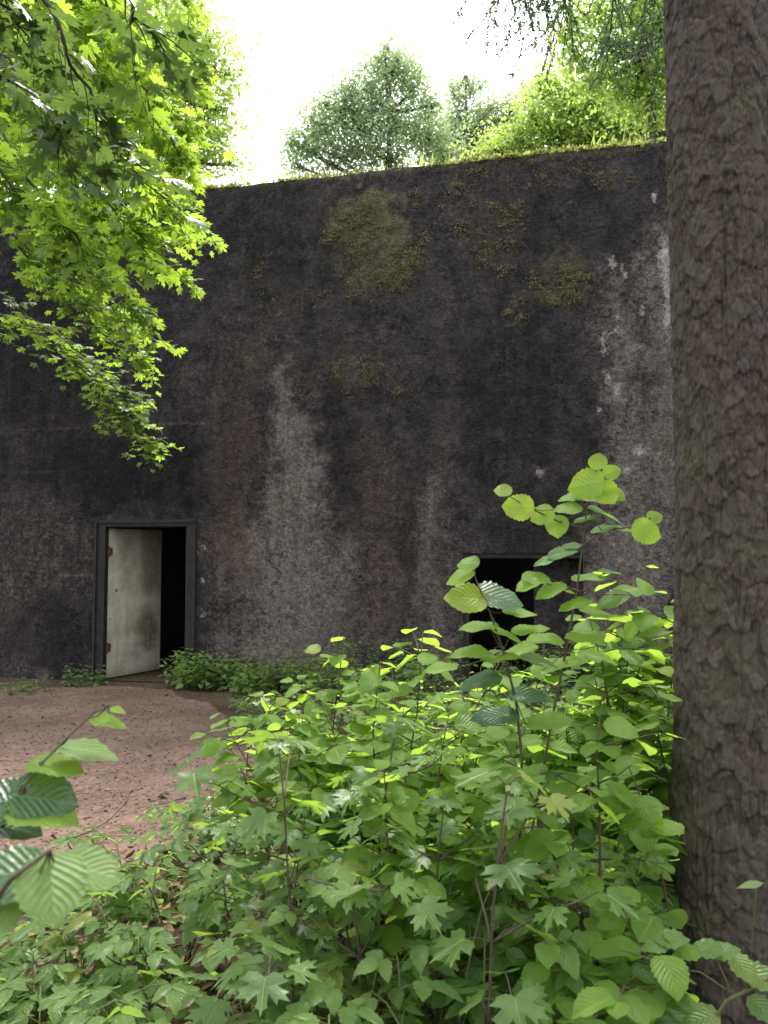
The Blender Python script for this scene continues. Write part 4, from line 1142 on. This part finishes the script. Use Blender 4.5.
nzr = len(zt); I, J = np.meshgrid(np.arange(nth), np.arange(nzr - 1)); I2 = (I + 1) % nth
Fq = np.stack([J * nth + I, J * nth + I2, (J + 1) * nth + I2, (J + 1) * nth + I], -1).reshape(-1, 4)
conifer = empty('conifer_tree', TB); tag(conifer, 'thick grey brown conifer trunk with cracked bark along the right of the view', 'tree')
mesh_np('trunk', V, Fq.ravel(), np.full(len(Fq), 4), M['bark'], conifer, attrs={'tint': (1 - crack).ravel(), 'plate': (.6 * id1 + .4 * id2).ravel()}, origin=TB)
def bough(p0, p1, sag, n_tw, tw_len, hang, mbb, fob, needle=.028, step=.012):
    n = 10; pts = [np.asarray(p0) + (np.asarray(p1) - np.asarray(p0)) * i / n + np.array([0, 0, -sag * (i / n) ** 2]) + rng.normal(0, .012, 3) for i in range(n + 1)]
    mbb.tube(pts, [.022 * (1 - .85 * i / n) for i in range(n + 1)], 6)
    for j in range(n_tw):
        t = random.uniform(.25, 1); i = min(int(t * n), n - 1); p = pts[i] + (pts[i + 1] - pts[i]) * (t * n - i)
        ax = norm(pts[i + 1] - pts[i]); sd = norm(np.cross(ax, [0, 0, 1])) * random.choice((-1, 1))
        tp = curve(p, norm(ax * .5 + sd * random.uniform(.2, .9) + [0, 0, -hang * random.uniform(.3, 1.3)]), tw_len * random.uniform(.4, 1.1), 6, .12, -.08)
        mbb.tube(tp, [.0035, .003, .0026, .0022, .002, .0016, .0012], 4, cap=False)
        P = np.array(tp); m = max(6, int(np.linalg.norm(P[-1] - P[0]) / step))
        u = rng.uniform(0, 6, m); q = np.minimum(u.astype(int), 5); pos = P[q] + (P[q + 1] - P[q]) * (u - q)[:, None]; axd = norm(P[q + 1] - P[q])
        dr = norm(axd * .8 + rng.normal(0, .6, (m, 3)))
        fob.add(LANCE, pos, dr, norm(rng.normal(0, 1, (m, 3))), rng.uniform(.7, 1.2, m) * needle, droop=.1)
mb, fo = MB(), Foliage()
for tx, ty, Y, z0 in [(495, 14, 5.2, 5.4), (468, 2, 6.2, 6.2), (540, 12, 4.6, 5.2), (520, 4, 5.4, 5.6), (560, 26, 5.6, 5.6), (430, -40, 6.6, 6.8), (605, 60, 6.3, 5.4), (640, 40, 5.6, 5.2)]:
    p1 = at(tx, ty, Y); bough([TB[0], TB[1], z0], p1 + [0, 0, .2], .2, 54, .42, 1.0, mb, fo, .03, .009)
for i in range(14):
    z = 6 + i * .55; a = i * 2.4; L = 2.6 - i * .11
    bough([TB[0], TB[1], z], [TB[0] + L * math.cos(a), TB[1] + L * math.sin(a), z - .3], .3, 18, .5, .6, mb, fo, .05, .03)
mb.build('branch', M['branch'], conifer, origin=TB); fo.build('crown', M['needle'], conifer, origin=TB)

# ------------------------------------------------------------------ overhanging maple
MT = np.array([-4.4, 5.0, 0.0])
maple = empty('maple_tree', MT); tag(maple, 'maple tree hanging bright lobed leaves over the top left of the wall', 'tree')
mb, fo = MB(), Foliage()
tr = MB(); tr.tube([MT - [0, 0, .1], MT + [.05, 0, 1.5], MT + [.1, .05, 4], MT + [0, .1, 7], MT + [.1, 0, 10]], [.2, .17, .15, .11, .05], 14)
tr.build('trunk', M['branch'], maple, origin=MT)
def maple_spray(path, Ys, n_sub, leaf, sub_len, tmat=0, T=MAPLE, start=None, hang=.35, lpitch=.1, tints=None, dark=False):
    P = [at(a, b, Y) for (a, b), Y in zip(path, Ys)]
    if start is not None: P = [np.asarray(start, float)] + P
    Pn = []
    for i in range(len(P) - 1):
        for q in range(4): Pn.append(P[i] + (P[i + 1] - P[i]) * q / 4 + rng.normal(0, .012, 3))
    Pn.append(P[-1]); n = len(Pn) - 1
    r0 = .009
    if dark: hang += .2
    mb.tube(Pn, [r0 * (1 - .85 * i / n) + .0012 for i in range(n + 1)], 6)
    lo = 4 if start is not None else 0
    for j in range(n_sub):
        t = random.uniform(lo / n, 1); i = min(int(t * n), n - 1); p = Pn[i] + (Pn[i + 1] - Pn[i]) * (t * n - i)
        ax = norm(Pn[i + 1] - Pn[i]); d = norm(ax * .9 + norm(rng.normal(0, 1, 3)) * .8 + [0, 0, -hang * .5])
        tp = curve(p, d, sub_len * random.uniform(.4, 1.1), 5, .14, -.05)
        mb.tube(tp, [.003, .0027, .0024, .002, .0017, .0014], 4, cap=False)
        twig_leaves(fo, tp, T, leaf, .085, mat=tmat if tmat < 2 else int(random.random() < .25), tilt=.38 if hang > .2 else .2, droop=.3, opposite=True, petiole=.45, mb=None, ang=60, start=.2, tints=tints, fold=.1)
top = MT + [.1, .1, 5.5]
# bright near sprays
maple_spray([(20,-40),(80,100),(130,170),(180,208)], [3.6,3.7,3.8,3.9], 31, .086, .30, start=top + [0, -1, .5])
maple_spray([(10,60),(70,160),(120,220),(168,262)], [3.6,3.8,4.0,4.1], 28, .086, .30, start=top + [0, -1, 0])
maple_spray([(0,130),(60,220),(110,280),(150,322)], [4.0,4.2,4.4,4.5], 31, .082, .32, start=top)
maple_spray([(90,-40),(130,60),(160,125),(188,165)], [4.2,4.4,4.6,4.8], 28, .086, .35, start=top + [.5, -.5, 1])
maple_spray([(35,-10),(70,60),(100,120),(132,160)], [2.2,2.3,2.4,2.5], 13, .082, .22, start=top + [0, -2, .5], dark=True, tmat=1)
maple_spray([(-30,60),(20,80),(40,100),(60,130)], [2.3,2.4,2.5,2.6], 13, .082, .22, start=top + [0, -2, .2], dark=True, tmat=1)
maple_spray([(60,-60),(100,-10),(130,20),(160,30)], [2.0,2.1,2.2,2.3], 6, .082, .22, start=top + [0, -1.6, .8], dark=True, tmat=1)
# lower, farther sprays
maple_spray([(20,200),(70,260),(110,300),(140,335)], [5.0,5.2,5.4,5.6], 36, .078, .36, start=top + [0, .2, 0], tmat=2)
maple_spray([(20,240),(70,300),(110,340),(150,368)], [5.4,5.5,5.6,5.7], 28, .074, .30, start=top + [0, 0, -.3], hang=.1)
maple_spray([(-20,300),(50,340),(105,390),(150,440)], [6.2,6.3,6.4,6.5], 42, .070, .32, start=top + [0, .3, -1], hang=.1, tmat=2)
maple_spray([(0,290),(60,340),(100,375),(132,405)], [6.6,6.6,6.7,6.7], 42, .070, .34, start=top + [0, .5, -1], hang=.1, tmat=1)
maple_spray([(60,340),(100,385),(130,420),(152,448)], [6.4,6.4,6.5,6.5], 22, .066, .25, start=at(50, 340, 6.3), hang=.1)
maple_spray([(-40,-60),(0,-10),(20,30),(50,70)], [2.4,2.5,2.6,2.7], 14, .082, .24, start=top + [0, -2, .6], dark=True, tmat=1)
for q in range(9):
    x1, y1 = random.uniform(-10, 130), random.uniform(130, 250); Y = random.uniform(5.2, 7.5)
    maple_spray([(x1 - 80, y1 - 70), (x1 - 40, y1 - 30), (x1, y1)], [Y - .2, Y - .1, Y], 21, .078, .36, start=top + [0, 0, random.uniform(.2, 1.5)], tmat=2)
maple_spray([(40,150),(90,200),(120,230),(150,262)], [4.6,4.8,5.0,5.1], 34, .082, .32, start=top + [0, .2, .6])
maple_spray([(60,100),(110,150),(150,190),(185,225)], [4.9,5.0,5.1,5.2], 31, .082, .32, start=top + [0, .2, 1])
maple_spray([(20,250),(60,285),(85,300),(120,318)], [4.9,5.0,5.1,5.2], 28, .074, .3, start=top + [0, .2, -.4])
maple_spray([(-60,322),(-20,325),(10,325),(35,330)], [5.2,5.2,5.3,5.4], 22, .070, .25, start=top + [0, .2, -1], hang=.05)
maple_spray([(-40,120),(0,170),(30,210),(60,245)], [4.6,4.7,4.8,4.9], 25, .082, .32, start=top + [0, -.2, 0])
# upper mass that closes the corner
for i in range(44):
    x1, y1 = random.uniform(0, 195), random.uniform(-40, 175); Y = random.uniform(4.5, 8.5)
    if x1 > 140 and y1 > 140: x1 -= 50
    maple_spray([(x1 - 80, y1 - 90), (x1 - 40, y1 - 40), (x1, y1)], [Y - .3, Y - .1, Y], 20, .078, .42, T=MAPLE_LOW, start=top + [0, 0, random.uniform(.5, 3)])
print('maple leaves', fo.count())
mb.build('branch', M['branch'], maple, origin=MT); fo.build('crown', [M['maple'], M['shade_maple']], maple, origin=MT)

# ------------------------------------------------------------------ trees behind the bunker
def wood_tree(name, label, base, blobs, n_leaf, leaf, mat, group='trees standing behind the bunker', T=OVATE_LOW, clump=.55, drooping=.0, per=20):
    base = np.asarray(base, float); e = empty(name, base); tag(e, label, 'tree', group)
    mb, fo = MB(), Foliage()
    blobs = [(np.asarray(c, float), np.asarray(r, float)) for c, r in blobs]
    topz = max(c[2] + r[2] * .7 for c, r in blobs); axis = blobs[0][0]
    tp = [base + (np.array([axis[0], axis[1], topz]) - base) * t + rng.normal(0, .12, 3) * (t > 0) for t in np.linspace(0, 1, 9)]
    mb.tube(tp, list(np.linspace(.2, .03, 9)), 9)
    vol = np.array([np.prod(r) ** (2 / 3) for c, r in blobs]); vol /= vol.sum()
    limb = MB()
    for (c, r), w in zip(blobs, vol):
        i = int(np.argmin([abs(p[2] - (c[2] - r[2] * .6)) for p in tp])); p0 = tp[i]
        m = max(6, int(n_leaf * w / per))
        dirs = norm(rng.normal(0, 1, (m, 3))); rr = rng.uniform(.2, 1.12, m) ** .7 * (.75 + .5 * vnoise(dirs[:, 0] * 2 + c[0], dirs[:, 1] * 2, dirs[:, 2] * 2 + c[2], seed=301))
        cl = c + dirs * r * rr[:, None]
        limb.tube([p0, (p0 + c) / 2 + [0, 0, -.1], c], [.06, .045, .025], 6)
        for q in cl[: max(5, m // 5)]:
            limb.tube([c, (c + q) / 2 + rng.normal(0, .1, 3), q], [.022, .014, .006], 4, cap=False)
        sp = norm(dirs * .8 + rng.normal(0, .55, (m, 3)) + [0, 0, .25 - drooping]) * rng.uniform(.5, 1.6, (m, 1)) * clump
        u_ = rng.random((m * per, 1)) * 1.3 - .3
        pos = np.repeat(cl, per, 0) + np.repeat(sp, per, 0) * u_ + rng.normal(0, 1, (m * per, 3)) * clump * .17
        a = rng.uniform(0, 6.28, m * per)
        d = np.stack([np.cos(a), np.sin(a), rng.uniform(-.7, .2, m * per) - drooping], 1)
        fo.add(T, pos, d, norm(rng.normal(0, .55, (m * per, 3)) + [0, 0, 1]), rng.uniform(.6, 1.25, m * per) * leaf, np.clip(np.repeat(rng.random(m), per) * .6 + rng.random(m * per) * .4, 0, 1), droop=.2)
    mb.build('trunk', M['branch'], e, origin=base); limb.build('limb', M['branch'], e, origin=base); fo.build('crown', M[mat], e, origin=base)
def PB(px, py, Y, rx, ry):
    """crown lobe seen about rx by ry photo points, at depth Y"""
    return (at(px, py, Y), np.array([rx, (rx + ry) / 2, ry]) * Y / FPX)
Y = 20
wood_tree('birch_tree', 'rounded grey green tree rising above the middle of the bunker roof', [at(378, 200, Y)[0], Y, 0],
          [PB(392,72,Y,12,26), PB(372,92,Y,16,22), PB(350,100,Y,14,18), PB(412,90,Y,13,20), PB(430,105,Y,10,18), PB(338,112,Y,14,14), PB(360,130,Y,26,20), PB(318,125,Y,14,16), PB(400,125,Y,26,20), PB(308,150,Y,14,14), PB(335,155,Y,26,18), PB(385,158,Y,36,18), PB(430,140,Y,20,18), PB(300,168,Y,16,12), PB(295,145,Y,10,12), PB(325,105,Y,10,12), PB(445,160,Y,18,12), PB(380,58,Y,8,14), PB(403,62,Y,7,14)], 24000, .088, 'far', T=OVATE_LOW, clump=.6)
Y = 22
wood_tree('birch_tree', 'smaller thin crowned tree between the rounded tree and the right hand trees', [at(462, 200, Y)[0], Y, 0],
          [PB(470,88,Y,7,14), PB(458,110,Y,10,14), PB(478,118,Y,10,14), PB(448,135,Y,14,14), PB(472,142,Y,16,14), PB(496,128,Y,10,18), PB(505,145,Y,16,14), PB(440,145,Y,20,18), PB(480,152,Y,26,14), PB(455,92,Y,8,14), PB(512,118,Y,12,20), PB(530,100,Y,12,20), PB(490,110,Y,8,12)], 14000, .088, 'far', clump=.55)
Y = 17
wood_tree('birch_tree', 'pale yellow green tree above the right part of the bunker roof', [at(560, 200, Y)[0], Y, 0],
          [PB(548,88,Y,14,18), PB(572,105,Y,20,18), PB(535,118,Y,16,14), PB(560,135,Y,26,16), PB(595,95,Y,16,24), PB(610,125,Y,24,18), PB(520,140,Y,18,16), PB(640,125,Y,26,20), PB(590,140,Y,40,14), PB(500,152,Y,20,12), PB(660,140,Y,24,18)], 22000, .082, 'far_light', clump=.6, drooping=.2)
Y = 14
wood_tree('beech_tree', 'tall broad leaved tree with hanging boughs beside the upper trunk', [at(700, 200, Y)[0], Y, 0],
          [PB(640,15,Y,32,24), PB(598,10,Y,26,18), PB(570,30,Y,14,18), PB(655,62,Y,24,18), PB(690,40,Y,60,50), PB(608,50,Y,22,14), PB(630,85,Y,20,14), PB(725,110,Y,60,40), PB(580,62,Y,16,14), PB(648,100,Y,22,26), PB(600,80,Y,22,16), PB(665,10,Y,30,40)], 26000, .078, 'far_light', clump=.55, drooping=.25)
Y = 19
wood_tree('spruce_tree', 'dark feathery conifer behind the upper right of the roof', [at(640, 200, Y)[0], Y, 0],
          [PB(640,95,Y,34,12), PB(620,112,Y,40,10), PB(655,128,Y,40,12), PB(600,135,Y,28,9)], 8000, .13, 'far', T=LANCE, clump=.7, drooping=.6)
Y = 14.5
wood_tree('birch_tree', 'light leaved tree behind the maple at the left end of the roof', [at(150, 200, Y)[0], Y, 0],
          [PB(165,40,Y,36,36), PB(185,90,Y,34,30), PB(205,125,Y,24,24), PB(120,120,Y,60,60), PB(222,78,Y,16,20), PB(230,165,Y,16,12), PB(60,60,Y,70,70), PB(10,120,Y,60,80), PB(190,15,Y,22,24), PB(205,160,Y,22,18), PB(215,110,Y,20,18), PB(205,50,Y,22,26), PB(180,150,Y,30,26)], 34000, .085, 'far_light', clump=.6)
# the wood the viewer stands in: trees behind and to both sides of the clearing
mb, fo = MB(), Foliage()
side_trees = [(7.0, 6.0), (7.2, 9.8), (9.5, 13), (9.5, 18), (13, 16), (12, 10), (15, 20)]
for i in range(33):
    a = R(random.uniform(118, 422)); rr = random.uniform(9, 17)
    x, y = rr * math.cos(a), 1 + rr * math.sin(a)
    if i >= 26: x, y = side_trees[i - 26]
    elif math.sin(a) > .55 or (abs(x) < .62 * y + 1.5 and y > 0): continue
    g = np.array([x, y, float(gh(x, y)) - .1]); H = random.uniform(12, 18)
    mb.tube([g, g + [.1, 0, H * .5], g + [0, .2, H]], [.22, .17, .04], 8)
    m = 620 if i < 26 else 3600; big = 1.0 if i < 26 else .42; u = rng.random(m); z = H * (.16 + .84 * u); rad_ = 2.9 * np.sqrt(rng.random(m)) * (1 - .55 * u); b = rng.uniform(0, 6.28, m)
    fo.add(OVATE_LOW, g + np.stack([rad_ * np.cos(b), rad_ * np.sin(b), z], 1), np.stack([np.cos(b), np.sin(b), rng.uniform(-.6, .1, m)], 1), norm(rng.normal(0, .5, (m, 3)) + [0, 0, 1]), rng.uniform(.3, .6, m) * big, droop=.2)
V, fl, sz, uv, ti, mi = fo.arrays(); tv = np.array(mb.v); b = len(V)
o = mesh_np('surrounding_woods', np.concatenate([V, tv]), np.concatenate([fl, np.array([i for f in mb.f for i in f]) + b]), np.concatenate([sz, [len(f) for f in mb.f]]), [M['far'], M['branch']],
            attrs={'tint': np.concatenate([ti, np.full(len(tv), .5)])}, uv=np.concatenate([uv, np.zeros((len(tv), 2))]), matidx=np.concatenate([mi, np.full(len(mb.f), 1)]))
tag(o, 'deciduous woods surrounding the clearing and the viewer', 'woods', kind='stuff')
# weeds growing on the roof edge
g = wl(np.array(wall_local(262, 180)[0]), np.array(.5), np.array(WALL_H - .05))
mb, fo = MB(), Foliage()
for i in range(26): herb_parts(g + [random.uniform(-.55, .55), random.uniform(-.2, .3), 0], random.uniform(.12, .42), mb, fo, .09, 0)
e = empty('roof_weeds', g); tag(e, 'tuft of light green weeds on the left end of the roof edge', 'weeds', kind='stuff')
mb.build('stem', M['stem'], e, origin=g); fo.build('foliage', M['far_light'], e, origin=g)

# ------------------------------------------------------------------ sky, light, camera
w = bpy.data.worlds.new('World'); scene.world = w; w.use_nodes = True
T = NT(w.node_tree); bg = w.node_tree.nodes['Background']
SUN_EL, SUN_AZ = 60, 8          # behind the bunker, a little to the left
sky = T.node('ShaderNodeTexSky', sky_type='NISHITA'); sky.sun_disc = False
sky.sun_elevation = R(SUN_EL); sky.sun_rotation = R(SUN_AZ); sky.dust_density = 6.0; sky.air_density = 1.0
tc = T.node('ShaderNodeTexCoord')
cl = T.noise(tc.outputs['Generated'], 2.2, 5, 0.55)
cloud = T.mix(T.ramp(cl, (0.3, 0.7)), (7.5, 7.8, 8.3), (10.5, 10.6, 10.8))
T.L.new(T.mix(0.82, sky.outputs[0], cloud), bg.inputs['Color']); bg.inputs['Strength'].default_value = 0.1
sd = bpy.data.lights.new('sun', 'SUN'); sd.energy = 1.5; sd.angle = R(14); sd.color = (1, .95, .86)
so = bpy.data.objects.new('sun', sd); link(so)
dirv = Vector((math.sin(R(SUN_AZ)) * math.cos(R(SUN_EL)), math.cos(R(SUN_AZ)) * math.cos(R(SUN_EL)), math.sin(R(SUN_EL))))
so.rotation_euler = (-dirv).to_track_quat('-Z', 'Y').to_euler(); so.location = tuple(dirv * 40)

cd = bpy.data.cameras.new('camera'); co = bpy.data.objects.new('camera', cd); link(co)
cd.sensor_width = 36; cd.sensor_fit = 'AUTO'; cd.lens = FPX / 1024 * 36; cd.clip_start = .02; cd.clip_end = 500
co.location = tuple(CAM); co.rotation_euler = (R(90) + PITCH, 0, 0)
cd.dof.use_dof = True; cd.dof.focus_distance = 4.0; cd.dof.aperture_fstop = 5.0
scene.camera = co
scene.view_settings.view_transform = 'Standard'; scene.view_settings.look = 'None'
scene.view_settings.exposure = 2.15; scene.view_settings.gamma = 1.0
scene.render.engine = 'CYCLES'
c = scene.cycles
c.use_denoising = True; c.max_bounces = 7; c.diffuse_bounces = 4; c.glossy_bounces = 2; c.transmission_bounces = 5; c.transparent_max_bounces = 4
c.caustics_reflective = False; c.caustics_refractive = False; c.sample_clamp_indirect = 6
scene.render.resolution_x = 768; scene.render.resolution_y = 1024
